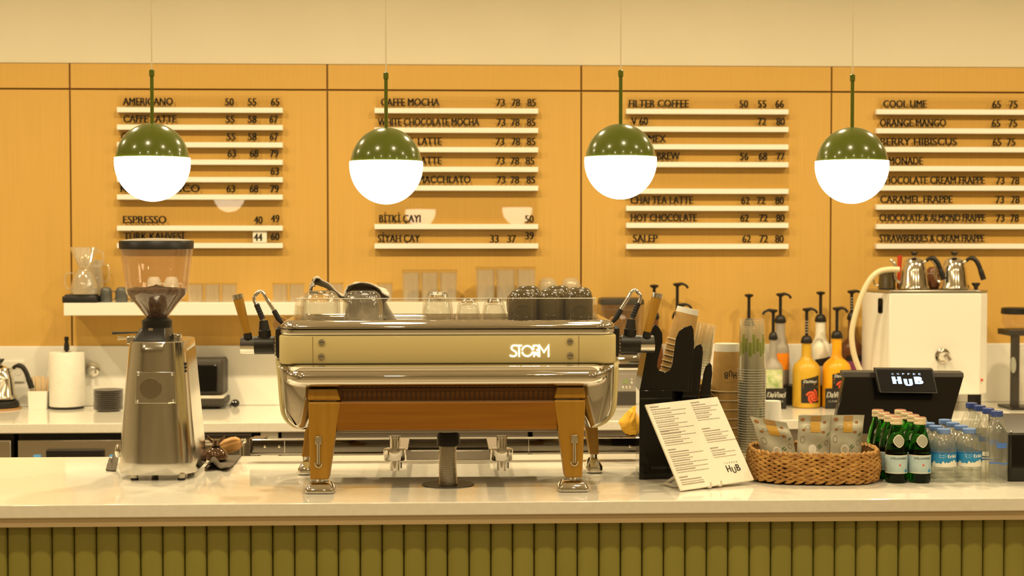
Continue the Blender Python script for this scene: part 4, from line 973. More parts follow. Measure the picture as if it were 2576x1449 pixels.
obj('steel_column', MB().tube([(50*k, .02, .002), (50*k, .02, bz(872))], 6*k, 16), 'steel', t)
obj('hopper_neck', MB().plan(-40*k, 40*k, .02, .16, .01, [(bz(892), 0), (bz(874), 0)]), 'black', t)
obj('hopper', MB().plan(-54*k, 56*k, .01, .17, .03, [(bz(873), .022), (bz(850), .004), (bz(768), 0)], cap=False), 'hopper', t)
obj('hopper_lid', MB().plan(-55*k, 57*k, .008, .172, .03, [(bz(767), .001), (bz(764), 0), (bz(754), .002), (bz(751), .012)]), 'charcoal', t)
# ------------------------------------------------------------------ cup organiser
Yc = PZ(1608, 1207, ZT).y
A = PZ(1608, 1207, ZT); B = PZ(1700, 1174, ZT)
k = mpp(A)
t = thing('cup_organiser', 'black stepped cup organiser holding tilted cup stacks right of the machine', 'cup holder', (A.x, A.y, ZT))
d1 = Vector((B.x-A.x, B.y-A.y, 0)); zc_ = PY(1608, 982, A.y).z
E_ = PZ(1785, 1196, ZT); dq = Vector((E_.x-A.x, E_.y-A.y, 0))
ht = zc_-ZT
Bx = Vector((B.x, B.y, ZT)); Ax = Vector((A.x, A.y, ZT)); Cx = Bx+Vector((.085, .02, 0)); Dx = Ax+Vector((.10, .045, 0))
ring = [Ax, Vector((Ax.x+.088, Ax.y+.012, ZT)), Vector((Bx.x+.095, Bx.y-.02, ZT)), Vector((Bx.x+.085, Bx.y+.10, ZT)), Vector((Ax.x+.01, Ax.y+.16, ZT))]
obj('base_box', MB().loft([[(p.x, p.y, ZT+.0006) for p in ring], [(p.x, p.y, zc_-(.0 if i < 2 else .0)) for i, p in enumerate(ring)]], smooth=False), 'gloss', t, world=True, bevel=.002)
def fin(nm, poly, y, d, m='gloss'):
    pl = [PY(px, py, y) for px, py in poly]
    return obj(nm, MB().prism([(p.x, p.z) for p in pl], (y, y+d)), m, t, world=True, bevel=.0015)
y1 = Yc+.012
fin('front_panel', [(1609, 983), (1634, 850), (1640, 826), (1647, 816), (1656, 820), (1666, 838), (1667, 860), (1655, 905), (1653, 922), (1658, 932), (1672, 937), (1685, 932), (1691, 918), (1701, 850), (1708, 834), (1720, 824), (1740, 818), (1745, 830), (1746, 858), (1731, 985)], y1, .006)
fin('divider', [(1727, 985), (1742, 852), (1747, 858), (1740, 985)], y1+.008, .022)
fin('front_panel', [(1712, 1010), (1741, 900), (1744, 882), (1752, 870), (1763, 865), (1768, 876), (1766, 905), (1752, 1010)], y1+.03, .006)
fin('divider', [(1744, 1010), (1757, 960), (1766, 880), (1769, 884), (1762, 960), (1756, 1010)], y1+.037, .10)
fin('front_panel', [(1755, 1040), (1770, 940), (1776, 922), (1786, 912), (1791, 920), (1792, 940), (1780, 1040)], y1+.04, .006)
fin('back_panel', [(1609, 983), (1642, 818), (1650, 822), (1618, 983)], y1+.007, .12)
# cups
def cup_mesh(R0, R1, h, rim):
    """upside-down paper cup: mouth (R1) at the bottom, base (R0) on top"""
    return MB().lathe([(R1+rim, .0), (R1+rim*1.1, rim*.9), (R1+rim*.2, rim*1.8), (R0, h), (R0*.93, h), (R0*.90, h-.006), (.001, h-.006)], 36, cap=False)
def cup_stack(name, lab_top, lab_mid, px, ytop, yr0, Y, R1px, R0px, n, sp_px, lean, mats, grp, clear=False, cat='cup', flip=1, logo=None):
    """a stack of upturned nested cups; px, ytop = middle of the topmost base, yr0 = mouth rim of the topmost cup"""
    top = PY(px, ytop, Y); k_ = mpp(top); h = (yr0-ytop)*k_/math.cos(lean); sp = sp_px*k_; ax = Vector((math.sin(lean), 0, math.cos(lean)))
    R1, R0 = R1px*k_, R0px*k_; first = None
    if lean == 0: n = round((top.z-ZT-.0006-h)/sp)+1; sp = (top.z-ZT-.0006-h)/(n-1)
    for i in range(n):
        loc = top-ax*(h+sp*i)
        if first is None:
            r = thing(name, lab_top, cat, loc, 0, grp); r.rotation_euler = (0, lean, 0)
            if clear:
                obj('wall', MB().lathe([(R1, .002), (R0, h)], 36, cap=False), mats[0], r)
                obj('rim', MB().lathe([(R1, 0), (R1+.0016, .0008), (R1+.0014, .002), (R1, .0024)], 36, cap=False), mats[1], r)
                obj('base', MB().lathe([(R0, h), (R0*.97, h+.0015), (R0*.9, h), (R0*.86, h-.005), (.001, h-.005)], 36, cap=False), mats[0], r)
                first = r
            else:
                obj('wall', MB().lathe([(R1, .002), (R0+(R1-R0)*.16, h*.84)], 40, cap=False), mats[0], r)
                obj('base_band', MB().lathe([(R0+(R1-R0)*.16, h*.84), (R0, h), (R0*.92, h), (R0*.90, h-.005), (.001, h-.005)], 40, cap=False), mats[2], r)
                obj('rim', MB().lathe([(R1, 0), (R1+.0016, .0008), (R1+.0018, .0026), (R1, .0036)], 36, cap=False), mats[1], r)
                first = r
        else:
            c = dup(first, loc, lab_mid)
    return first, k_, h, R0, R1
st, k_, h, R0, R1 = cup_stack('kraft_cup', 'topmost upturned kraft cup of the upright stack, printed HUB', 'nested kraft cup in the upright stack, only its pale rim showing', 1828, 864, 984, 4.468, 38.5, 30.5, 9, 22.4, 0, ('kraft', 'kraftpale', 'labwhite'), 'upright stack of kraft cups')
mb = MB(); zc = h*.30
rm = lambda v: R1-(R1-R0)*v/h+.0006
def on_cup(u, v): r = rm(v); a = u/R1; return (r*math.sin(a), -r*math.cos(a), v)
hub_logo(mb, 0, .040, 0, .018, lambda u, v: on_cup(.025-u, h*.42-v), 0, False, .02)
for i in range(6): put_text(mb, 'COFFEE'[i], .003+.0065*i, .005+.0065*i, 0, .003, lambda u, v: on_cup(.025-u, h*.42-.0275-v), 0, 0)
obj('print', mb, 'ink', st, fix=False)
st, k_, h, R0, R1 = cup_stack('kraft_cup', 'topmost kraft cup of the tilted stack in the black organiser', 'nested kraft cup in the tilted stack of the black organiser', 1731, 775, 858, 4.305, 33, 27.5, 8, 14.2, math.radians(13), ('kraft', 'kraftpale', 'labwhite'), 'tilted stack of kraft cups')
mb = MB(); put_text(mb, 'H', -.006, .006, 0, .012, lambda u, v: (-(R0+.003)*math.cos(u/.03)*.97-.0012, -(R0+.003)*math.sin(.35+u/.03), h*.70+v)); 
obj('print', mb, 'ink', st, fix=False)
M['clearrim'] = mat('clear_cup_rim', (.92, .91, .80), .12, trans=.6)
st, k_, h, R0, R1 = cup_stack('clear_cup', 'topmost clear plastic cup of the tall upright stack beside the basket', 'clear plastic cup nested in the tall upright stack beside the basket', 1892, 803, 930, 4.385, 34.5, 30, 38, 6.4, 0, ('clearcup', 'clearrim'), 'tall stack of clear plastic cups', True)
mb = MB()
for i in range(9):
    a0 = -1.35+.30*i; a1 = a0+.20+.05*(i % 2); z0_, z1_ = h*(.28+.05*(i % 3)), h*(.55+.08*((i*2) % 3))
    rr = lambda z: R1-(R1-R0)*z/h+.0005
    for j in range(3):
        b0, b1 = a0+(a1-a0)*j/3, a0+(a1-a0)*(j+1)/3
        mb.quad(*[(rr(z)*math.sin(a), -rr(z)*math.cos(a), z) for a, z in ((b0, z0_), (b1, z0_), (b1, z1_), (b0, z1_))])
obj('print', mb, 'cupprint', st, fix=False)
st, k_, h, R0, R1 = cup_stack('clear_cup', 'topmost clear plastic cup of the tilted stack behind the organiser', 'clear plastic cup nested in the tilted stack behind the organiser', 1777, 815, 885, 4.37, 28, 24, 9, 7, math.radians(11), ('clearcup', 'clearrim'), 'tilted stack of clear plastic cups', True)
# white paper cup
p = PZ(1944, 1178, ZT); k = mpp((0, 4.45, 1.1)); c = PY(1944, 1050, 4.45)
t = thing('paper_cup', 'plain white paper cup upside down behind the snack pouches', 'cup', (c.x, 4.455, ZT+.0006))
hcup = PY(1944, 1009, 4.45).z-ZT
obj('cup', MB().lathe([(29*k, 0), (30*k, .002), (28.5*k, .004), (21*k, hcup-.002), (20*k, hcup), (18.5*k, hcup-.001), (17*k, hcup-.006), (.001, hcup-.006)], 36, cap=False), 'white', t)
# ------------------------------------------------------------------ table-top menu on a clear easel
BL, BR = PZ(1713, 1234, ZT+.004), PZ(1897, 1207, ZT+.012)
b_ = BR-BL; d = ray(1623, 1018).normalized(); sT = (BL-CAM).dot(b_)/d.dot(b_); TL = CAM+d*sT; TR = TL+b_
ux = b_.normalized(); Wc = b_.length; uvv = TL-BL; Hc = uvv.length; uv = uvv.normalized(); nrm = ux.cross(uv).normalized()
if nrm.y > 0: nrm = -nrm
t = thing('menu_card', 'white printed menu board leaning back in front of the black organiser', 'menu', BL)
obj('board', MB().hexa([tuple(p) for p in (BL, BR, TR, TL)], tuple(nrm*-.005)), 'card', t, world=True, bevel=.0008)
fnc = lambda u, v: tuple(BL+ux*(u*Wc)+uv*(v*Hc)+nrm*.0006)
mb = MB(); rnd = random.Random(3)
def words(u0, v, n, h_, gap):
    u = u0
    while u < u0+n:
        w = rnd.uniform(.012, .03); 
        mb.quad(fnc(u, v), fnc(u+w, v), fnc(u+w, v+h_), fnc(u, v+h_)); u += w+gap
LEFT = [(.955, [.26, .44, .24, .42, .24, .30, .24, .40, .26, .46, .24, .32]), (.665, [.26, .44, .24, .32, .24, .34]), (.452, [.26, .44, .24, .28, .24, .44, .24, .44, .26, .42]), (.135, [.28, .30, .28])]
RIGHT = [(.955, [.18, .34, .22, .30, .18, .22, .16, .30]), (.64, [.24, .34, .24, .30, .26, .38]), (.41, [.18, .30, .16, .30])]
for col, u0 in ((LEFT, .045), (RIGHT, .60)):
    for v0, lens in col:
        mb = MB(); words(u0, v0, .11, .012, .003)
        for i, n in enumerate(lens):
            words(u0, v0-.030-.0255*i, n, .011 if i % 2 == 0 else .007, .004 if i % 2 == 0 else .006)
        obj('printing', mb, 'labgrey', t, world=True, fix=False)
mb = MB(); hub_logo(mb, .70, .885, .125, .075, fnc, 0, True, .02); obj('logo', mb, 'ink', t, world=True, fix=False)
nh = Vector((nrm.x, nrm.y, 0)).normalized()
# easel: two hooked rails and a back strut in clear plastic
M['easel'] = mat('white_acrylic', (.80, .76, .66), .15, trans=.25)
for f_ in (.36, .50):
    a = BL+ux*(Wc*f_)
    obj('easel_hook', MB().tube(bez([a+nh*.012+Vector((0, 0, .013)), a+nh*.014+Vector((0, 0, .002)), a-nh*.004+Vector((0, 0, -.0008)), a-nh*.05+Vector((0, 0, -.0006))], 5), .0026, 8), 'easel', t, world=True)
q0, q1 = PZ(1674, 1216, ZT+.0056), PZ(1716, 1228, ZT+.0056)
obj('easel_foot', MB().tube([q0, q0+(q1-q0)*.5, q1+ux*.02-nh*.03], .005, 8), 'easel', t, world=True)
obj('easel_strut', MB().tube([Vector((q0.x+.006, q0.y+.004, ZT+.006)), Vector((q0.x+.02, q0.y-.01, ZT+.02)), BL+ux*.03+uv*.05-nrm*.012], .006, 8), 'easel', t, world=True)

# ------------------------------------------------------------------ woven basket with snack pouches
bc = PZ(2062, 1223, ZT); k = mpp((bc.x, bc.y+.13, 1.04))
by = bc.y+.128; bx = PY(2045, 1180, by).x
AX, BY, HB = 156*k, .122, .078
def brim(a, f=1.0):
    ca, sa = math.cos(a), math.sin(a); n = 2/2.9
    return Vector((AX*f*math.copysign(abs(ca)**n, ca), BY*f*math.copysign(abs(sa)**n, sa), 0))
t = thing('woven_basket', 'oval woven seagrass basket holding the snack pouches', 'basket', (bx, by, ZT+.0035), -.10)
per = []; NP = 400
for i in range(NP+1): per.append(brim(2*PI*i/NP))
cum = [0]
for i in range(NP): cum.append(cum[-1]+(per[i+1]-per[i]).length)
def at_len(s_):
    s_ %= cum[-1]
    import bisect
    i = min(bisect.bisect_right(cum, s_)-1, NP-1); f = (s_-cum[i])/(cum[i+1]-cum[i]); return per[i].lerp(per[i+1], f)
rows = 13; mb = MB(); rnd = random.Random(5)
for r_ in range(rows):
    z = .0065+(HB-.010)*r_/(rows-1); n_ = 37; L0 = cum[-1]/n_; bulge = 1+.035*math.sin(PI*min(1, (r_+.5)/rows))
    for i in range(n_):
        for half in (0,):
            s_ = (i+.5*(r_ % 2)+rnd.uniform(-.08, .08))*L0; p = at_len(s_)*bulge; tg = (at_len(s_+.003)-at_len(s_-.003)).normalized(); nr = Vector((tg.y, -tg.x, 0))
            d = -1 if r_ % 2 else 1; sl = .26+rnd.uniform(-.12, .16); ln = L0*1.12*rnd.uniform(.9, 1.15); th = .0046*rnd.uniform(.85, 1.2)
            ax = (tg*math.cos(sl)+Vector((0, 0, 1))*math.sin(sl)*d).normalized(); up = nr.cross(ax)
            c_ = p+nr*rnd.uniform(-.0008, .0012)+Vector((0, 0, z+rnd.uniform(-.0006, .0006)))
            mb.tube([c_-ax*ln*.56-nr*.004, c_-ax*ln*.30, c_+nr*.001, c_+ax*ln*.30, c_+ax*ln*.56-nr*.004], [th*.3, th*.85, th, th*.8, th*.25], 7)
obj('woven_wall', mb, 'straw', t, fix=False)
mb = MB()
for i in range(64):
    s_ = i*cum[-1]/64; p0, p1, p2 = [at_len(s_+d*cum[-1]/64) for d in (-.5, 0, .6)]
    z = HB-.002+.001*math.sin(i*1.7)
    mb.tube([p0*.985+Vector((0, 0, z-.003)), p1*1.0+Vector((0, 0, z+.003)), p2*1.02+Vector((0, 0, z-.003))], [.003, .0055, .003], 7)
obj('rim_braid', mb, 'straw', t, fix=False)
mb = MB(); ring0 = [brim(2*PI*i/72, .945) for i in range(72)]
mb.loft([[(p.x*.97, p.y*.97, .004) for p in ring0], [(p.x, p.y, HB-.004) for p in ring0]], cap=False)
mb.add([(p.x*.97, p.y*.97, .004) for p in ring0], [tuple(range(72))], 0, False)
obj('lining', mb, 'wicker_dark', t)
def disc(mb, fn, cx, cy_, r, ry=None, n=18, mi=0): mb.add([fn(cx+r*math.cos(2*PI*i/n), cy_+(ry or r)*math.sin(2*PI*i/n)) for i in range(n)], [tuple(range(n))], mi, False)
def ringp(mb, fn, cx, cy_, r, w, ry=None, n=18, mi=0):
    q = (ry or r)/r
    mb.add([fn(cx+a*math.cos(2*PI*i/n), cy_+a*q*math.sin(2*PI*i/n)) for a in (r, r-w) for i in range(n)], [(i, (i+1) % n, n+(i+1) % n, n+i) for i in range(n)], mi, False)
def pouch(lab, x, y, w, h, rz, skew, seed):
    t = thing('snack_pouch', lab, 'pouch', (x, y, ZT+.0095), rz, 'coconut snack pouches in the basket')
    nx, ny = 16, 26
    rr = random.Random(seed)
    def surf(u, v, s_):
        zz = v*h; taper = 1-.06*(1-v)+.0*v
        bul = .030*(1-v)**.6*(1-(2*u-1)**2)**.6*max(0, (1-max(0, v-.80)/.08)) if v < .88 else 0
        wob = .0022*math.sin(7*u+5*v+seed)+.0012*math.sin(17*v+seed*2+3*u)
        return Vector(((u-.5)*w*taper+skew*v*v*.02, -s_*bul*.5+wob+.010*v*v*(1 if skew > 0 else .4), zz+skew*.16*v*(u-.5)*w*0+ (-.012*abs(skew)*u*v if skew < 0 else 0)))
    vs, fs = [], []
    for s_ in (1, -1):
        for j in range(ny+1):
            for i in range(nx+1): vs.append(surf(i/nx, j/ny, s_)+(Vector((0, -.0005*s_, 0))))
    o_ = (nx+1)*(ny+1)
    for s_ in (0, 1):
        for j in range(ny):
            for i in range(nx): a = s_*o_+j*(nx+1)+i; fs.append((a, a+1, a+nx+2, a+nx+1))
    idx = [i for i in range(nx+1)]+[j*(nx+1)+nx for j in range(1, ny+1)]+[ny*(nx+1)+i for i in range(nx-1, -1, -1)]+[j*(nx+1) for j in range(ny-1, 0, -1)]
    for a, b in zip(idx, idx[1:]+idx[:1]): fs.append((a, b, b+o_, a+o_))
    obj('bag', MB().add(vs, fs), 'pouch', t)
    f2 = lambda u, v: tuple(surf(u, v, 1)+Vector((0, -.0014, 0)))
    def grid(u0, u1, v0, v1, m, nm):
        mb = MB(); n = 6; k2 = 5
        mb.add([f2(u0+(u1-u0)*i/n, v0+(v1-v0)*j/k2) for j in range(k2+1) for i in range(n+1)], [(j*(n+1)+i, j*(n+1)+i+1, (j+1)*(n+1)+i+1, (j+1)*(n+1)+i) for j in range(k2) for i in range(n)])
        obj(nm, mb, m, t, fix=False)
    grid(.36, .66, .905, .99, 'tan', 'top_stripe'); grid(.36, .65, .715, .895, 'amber', 'amber_window')
    mb = MB(); 
    disc(mb, f2, .44, .43, .13, .085, mi=0); disc(mb, f2, .57, .34, .14, .05, mi=1); disc(mb, f2, .44, .43, .085, .056, mi=2)
    disc(mb, f2, .13, .93, .07, .03, mi=3); disc(mb, f2, .78, .88, .05, .022, mi=3); disc(mb, f2, .74, .72, .06, .022, mi=3); disc(mb, f2, .16, .76, .05, .02, mi=3)
    ringp(mb, f2, .14, .60, .075, .016, .062, mi=4); ringp(mb, f2, .86, .54, .06, .014, .05, mi=4); ringp(mb, f2, .28, .80, .08, .012, .03, mi=4)
    for a, b in ((.58, .45), (.62, .42), (.84, .64)): mb.add([f2(a, b), f2(a+.10, b+.05), f2(a+.12, b+.075), f2(a+.03, b+.045)], [(0, 1, 2, 3)], 5, False)
    for i in range(7): mb.add([f2(.28+.05*i, .235), f2(.31+.05*i, .235), f2(.315+.05*i, .26+.01*(i % 2)), f2(.285+.05*i, .26)], [(0, 1, 2, 3)], 3, False)
    obj('print', mb, ['coconut', 'coconut', 'coconutshade', 'brownprint', 'labgrey', 'leafprint'], t, fix=False)
    return t
yb = by-.005
for px, lab, rz, sk, sd, w in ((1962, 'left snack pouch in the basket, its top edge sloping down to the right', .18, -1.6, 1, 98), (2044, 'middle snack pouch in the basket, with a bright glint', .10, .6, 2, 88), (2126, 'right snack pouch in the basket, standing straight', -.04, .5, 4, 82)):
    q = PY(px, 1120, yb+.02); pouch(lab, q.x, yb+.02, w*mpp(q), .157, rz, sk, sd)
# ------------------------------------------------------------------ bottles on the bar
def bottle_green():
    r = .0285; H_ = .170
    pr = [(.010, .004), (.020, .0006), (.0265, .001), (r, .006), (r, .080), (.0283, .088), (.0262, .102), (.0215, .122), (.0165, .138), (.0138, .147), (.0135, .152)]
    t = thing('mineral_water_bottle', '', 'bottle', (0, 0, 0), 0, 'green mineral water bottles')
    obj('glass', MB().lathe(pr, 36), 'bglass', t)
    c_ = obj('cap', MB().lathe([(.0142, .1525), (.0162, .153), (.0162, .158), (.0152, .1595), (.0162, .161), (.0158, .1695), (.0145, .171)], 32), 'creamcap', t)
    obj('cap_top', MB().lathe([(.0142, .1713), (.0135, .1718), (.001, .1718)], 28), 'redcap', c_)
    b_ = obj('label', MB().lathe([(r+.0004, .0265), (r+.0006, .0269), (r+.0006, .0735), (r+.0004, .0739)], 40, cap=False), 'label', t)
    for z0_, z1_ in ((.0262, .0282), (.0722, .0742)): obj('label_border', MB().lathe([(r+.0008, z0_), (r+.0008, z1_)], 40, cap=False), 'labelw', b_)
    fn = wrap((0, 0, 0), r+.0010)
    mb = MB(); put_text(mb, 'S.PELLEGRINO', -.0235, .0235, .0635, .0048, fn, 0, .012); obj('label_name', mb, 'ink', b_, fix=False)
    mb = MB()
    pts = []
    for i in range(10): a = PI/2+2*PI*i/10; rr = .0037 if i % 2 == 0 else .0019; pts.append(fn(.0015+rr*math.cos(a), .0485+rr*math.sin(a)))
    mb.add(pts, [tuple(range(10))], 0, False); obj('star', mb, 'red', b_, fix=False)
    mb = MB()
    for i in range(5): mb.quad(fn(-.020, .0400-.0026*i), fn(.012-.003*(i % 2), .0400-.0026*i), fn(.012-.003*(i % 2), .0406-.0026*i), fn(-.020, .0406-.0026*i))
    mb.quad(fn(-.021, .0565), fn(.021, .0575), fn(.021, .0579), fn(-.021, .0569)); obj('small_print', mb, 'labgrey', b_, fix=False)
    mb = MB(); mb.quad(*[fn(a, b) for a, b in ((.0165, .0285), (.024, .0285), (.024, .039), (.0165, .036))]); obj('blue_corner', mb, 'bluelab', b_, fix=False)
    # rounded diamond seal on the sloping shoulder
    import bisect
    zs_ = [z for r_, z in pr]
    def rad(z):
        i = max(1, min(len(pr)-1, bisect.bisect_left(zs_, z))); (ra, za), (rb, zb_) = pr[i-1], pr[i]; return ra+(rb-ra)*(z-za)/(zb_-za)
    def sfn(u, v): z = .111+v; r_ = rad(z)+.0011; a = u/max(r_, .012)*.82; return (r_*math.sin(a), -r_*math.cos(a), z)
    for nm, sz, m, e in (('seal', 1.0, 'labelw', 0), ('seal_face', .86, 'seal', .0005)):
        mb = MB(); pts = []; n = 28
        ring2 = []
        for i in range(n): a = 2*PI*i/n; q = .0195*sz/(abs(math.cos(a))**1.5+abs(math.sin(a))**1.5)**(1/1.5); ring2.append((q*math.cos(a), q*math.sin(a)*.88))
        rings = [[sfn(x*f, y*f) for x, y in ring2] for f in (1, .66, .33, .02)]
        rings = [[(x*(1+e/.02), y*(1+e/.02), z) for x, y, z in rg] for rg in rings]
        mb.loft(rings, cap=False, smooth=True); obj(nm, mb, m, t, fix=False)
    return t
def bottle_small():
    r = .0325; t = thing('water_bottle', '', 'bottle', (0, 0, 0), 0, 'small water bottles with light blue caps')
    pr = [(.012, .004), (.022, .0006), (.029, .001), (r, .008), (r, .022), (r*.975, .024), (r, .026), (r, .036), (r*.975, .038), (r, .040), (r, .082), (r*.985, .088), (r*.88, .104), (r*.66, .117), (.0145, .123), (.0138, .127)]
    obj('plastic', MB().lathe(pr, 36), 'water', t)
    obj('cap', MB().lathe([(.0168, .1272), (.0175, .128), (.0175, .1385), (.0165, .1395), (.001, .1395)], 32), 'capblue', t)
    b_ = obj('label', MB().lathe([(r+.0004, .0415), (r+.0008, .0418), (r+.0008, .0800), (r+.0004, .0803)], 40, cap=False), 'bluelab', t)
    fn = wrap((0, 0, 0), r+.0012)
    mb = MB(); put_text(mb, 'Erikli', -.001, .0265, .0665, .0085, fn, 0, .03); obj('label_name', mb, 'labtxt', b_, fix=False)
    mb = MB()
    for i in range(4): mb.quad(fn(-.024+.002*(i % 2), .0755-.0028*i), fn(-.006-.004*(i % 2), .0755-.0028*i), fn(-.006-.004*(i % 2), .0766-.0028*i), fn(-.024+.002*(i % 2), .0766-.0028*i))
    obj('small_print', mb, 'labtxt', b_, fix=False)
    mb = MB(); n = 40
    tops = [.050+.0075*abs(noise.noise(Vector((i*.31, 2.2, 0))))*2+.0055*math.exp(-((i-26)/6)**2) for i in range(n+1)]
    mb.add([wrap((0, 0, 0), r+.0011)(-.05+.10*i/n, z) for j in (0, 1) for i, z in enumerate([.0422]*(n+1) if j == 0 else tops)], [(i, i+1, n+2+i, n+1+i) for i in range(n)], 0, True)
    obj('mountain_print', mb, 'labelw', b_, fix=False)
    mb = MB().lathe([(r+.0010, .0765), (r+.0010, .0797)], 40, cap=False); obj('dark_band', mb, 'bluedark', b_)
    return t
def bottle_tall():
    r = .0295; t = thing('tall_water_bottle', '', 'bottle', (0, 0, 0), 0, 'tall water bottles with navy caps')
    pr = [(.012, .004), (.020, .0006), (.0265, .001), (r, .007), (r*.97, .030), (r, .038), (r, .120), (r*.99, .128), (r*.86, .142), (r*.62, .158), (.0142, .168), (.0135, .172)]
    obj('plastic', MB().lathe(pr, 36), 'water', t)
    obj('cap', MB().lathe([(.0150, .1722), (.0155, .173), (.0155, .1862), (.0145, .187), (.001, .187)], 32), 'navy', t)
    fn = wrap((0, 0, 0), r+.0008)
    def patch(u0, u1, v0, v1, m, nm, wav=0):
        mb = MB(); n = 12
        mb.add([fn(u0+(u1-u0)*i/n, v+wav*math.sin(6*i/n)) for v in (v0, v1) for i in range(n+1)], [(i, i+1, n+2+i, n+1+i) for i in range(n)]); obj(nm, mb, m, t, fix=False)
    patch(-.010, .021, .092, .106, 'bluefilm', 'blue_band'); patch(-.030, .028, .050, .054, 'bluefilm', 'wave_print', .0016)
    return t
mk = {'g': bottle_green(), 's': bottle_small(), 't': bottle_tall()}
used = set()
def place(kd, px, py, row, step, lab):
    f = PZ(px, py, ZT); y_ = f.y+{'g': .0285, 's': .0325, 't': .0295}[kd]; loc = (PY(px, py, y_).x, y_+step*row, ZT)
    rz = random.uniform(-.08, .08)
    if kd not in used: used.add(kd); o = mk[kd]; o.location = loc; o['label'] = lab; o.rotation_euler = (0, 0, rz)
    else: dup(mk[kd], loc, lab, rz)
wd_ = ('front', 'second', 'third', 'rearmost')
for row in range(4):
    place('g', 2254, 1217, row, .0600, wd_[row]+' green glass water bottle of the column touching the basket')
    place('g', 2313, 1217, row, .0600, wd_[row]+' green glass water bottle of the column next to the clear bottles')
    place('s', 2373, 1216, row, .0675, wd_[row]+' small clear water bottle of the column next to the green bottles')
    place('s', 2437, 1215, row, .0675, wd_[row]+' small clear water bottle of the column next to the tall bottles')
    place('t', 2506, 1216, row, .0670, wd_[row]+' tall clear water bottle with a navy cap, beside the card terminal')
# card terminal at the right edge
p = PZ(2537, 1212, ZT); k = mpp(p)
t = thing('card_terminal', 'black card terminal cut by the right picture edge', 'card reader', (p.x, p.y, ZT))
obj('body', MB().plan(0, .13, 0, .16, .008, [(.0006, .003), (.004, 0), (118*k, 0), (122*k, .004)]), 'black', t)
obj('front_glass', MB().box(.008, .122, -.0015, .002, 28*k, 116*k), 'gloss', t)
obj('top_slope', MB().add([(0, .01, 122.3*k), (.13, .01, 122.3*k), (.13, .16, 122.3*k), (0, .16, 122.3*k), (0, .10, 152*k), (.13, .10, 152*k), (.13, .16, 155*k), (0, .16, 155*k)], [(0, 1, 5, 4), (4, 5, 6, 7), (0, 3, 2, 1), (0, 4, 7, 3), (1, 2, 6, 5), (3, 7, 6, 2)], 0, False), 'charcoal', t)
obj('chrome_button', MB().ball((.010, .012, 124*k), .004, 10, 6), 'leds', t)
# ------------------------------------------------------------------ point of sale screen
Yp = 4.56
t = thing('point_of_sale_screen', 'large black sales screen seen from behind, with a lit customer display', 'screen', PZ(2255, 1165, ZT))
cn = [PY(2126, 950, Yp+.03), PY(2424, 950, Yp+.06), PY(2386, 1088, Yp-.03), PY(2096, 1052, Yp-.03)]
cn = [PY(2126, 948, Yp+.04), PY(2425, 948, Yp+.04), PY(2384, 1092, Yp-.03), PY(2094, 1092, Yp-.03)]
obj('screen_back', MB().hexa([tuple(p) for p in cn], (0, .03, .004)), 'gloss', t, world=True, bevel=.003)
bz_ = [PY(2120, 936, Yp+.046), PY(2424, 938, Yp+.046), PY(2425, 949, Yp+.040), PY(2118, 949, Yp+.040)]
obj('top_edge', MB().hexa([tuple(p) for p in bz_], (0, .03, .004)), 'charcoal', t, world=True, bevel=.001)
cd_ = [PY(2200, 927, Yp+.02), PY(2347, 928, Yp+.02), PY(2360, 990, Yp-.015), PY(2213, 988, Yp-.015)]
co = obj('customer_display', MB().hexa([tuple(p) for p in cd_], (0, .018, .002)), 'black', t, world=True, bevel=.0015)
U_, V_ = (cd_[1]-cd_[0]), (cd_[3]-cd_[0]); nn = U_.cross(V_).normalized(); nn = nn if nn.y < 0 else -nn
def scr(u, v): return tuple(cd_[0]+U_*u+V_*(1-v)+nn*.0012)
ob = MB(); ob.quad(scr(.03, .05), scr(.97, .05), scr(.97, .95), scr(.03, .95)); obj('display_glass', ob, 'matt', co, world=True, fix=False)
def scr2(u, v): return tuple(cd_[0]+U_*u+V_*(1-v)+nn*.002)
mb = MB(); hub_logo(mb, .255, .78, .36, .30, scr2, 0, True, .045); obj('lit_logo', mb, 'screenlogo', co, world=True, fix=False)
obj('stand', MB().plan(PY(2200, 1100, Yp+.05).x, PY(2330, 1100, Yp+.05).x, Yp+.03, Yp+.09, .01, [(ZT+.014, 0), (PY(2250, 1040, Yp+.05).z, 0)]), 'charcoal', t, world=True)
obj('stand_foot', MB().plan(PY(2160, 1100, Yp).x, PY(2380, 1100, Yp).x, Yp-.07, Yp+.10, .02, [(ZT+.0006, .003), (ZT+.004, 0), (ZT+.012, .004)]), 'silver', t, world=True)
# ------------------------------------------------------------------ back worktop, right side
YBo = 6.50
t = thing('water_boiler', 'tall white water boiler cabinet on black legs, kettles on its top', 'boiler', PY(2340, 993, YBo))
fx0, fx1, zt_, zb_ = PY(2238, 860, YBo).x, PY(2466, 860, YBo).x, PY(2340, 738, YBo).z, PY(2340, 993, YBo).z
lx = PY(2196, 860, YBo+.09).x; rx = PY(2483, 860, YBo+.04).x
ring = [(fx0, YBo), (fx1, YBo), (rx, YBo+.04), (rx, YBo+.27), (lx, YBo+.27), (lx, YBo+.09)]
obj('cabinet', MB().loft([[(x, y, z) for x, y in ring] for z in (zb_, zt_)], smooth=False), 'white', t, world=True, bevel=.004)
obj('top_tray', MB().loft([[(x, y, z) for x, y in ring] for z in (zt_+.001, zt_+.012)], smooth=False), 'steel', t, world=True, bevel=.002)
sl = [Vector((lx, YBo+.09, 0)), Vector((fx0, YBo, 0))]
d_ = (sl[1]-sl[0]); n_ = Vector((d_.y, -d_.x, 0)).normalized(); n_ = n_ if n_.y < 0 else -n_
c_ = sl[0]+d_*.45; z0_, z1_ = PY(2215, 788, YBo+.05).z, PY(2215, 750, YBo+.05).z
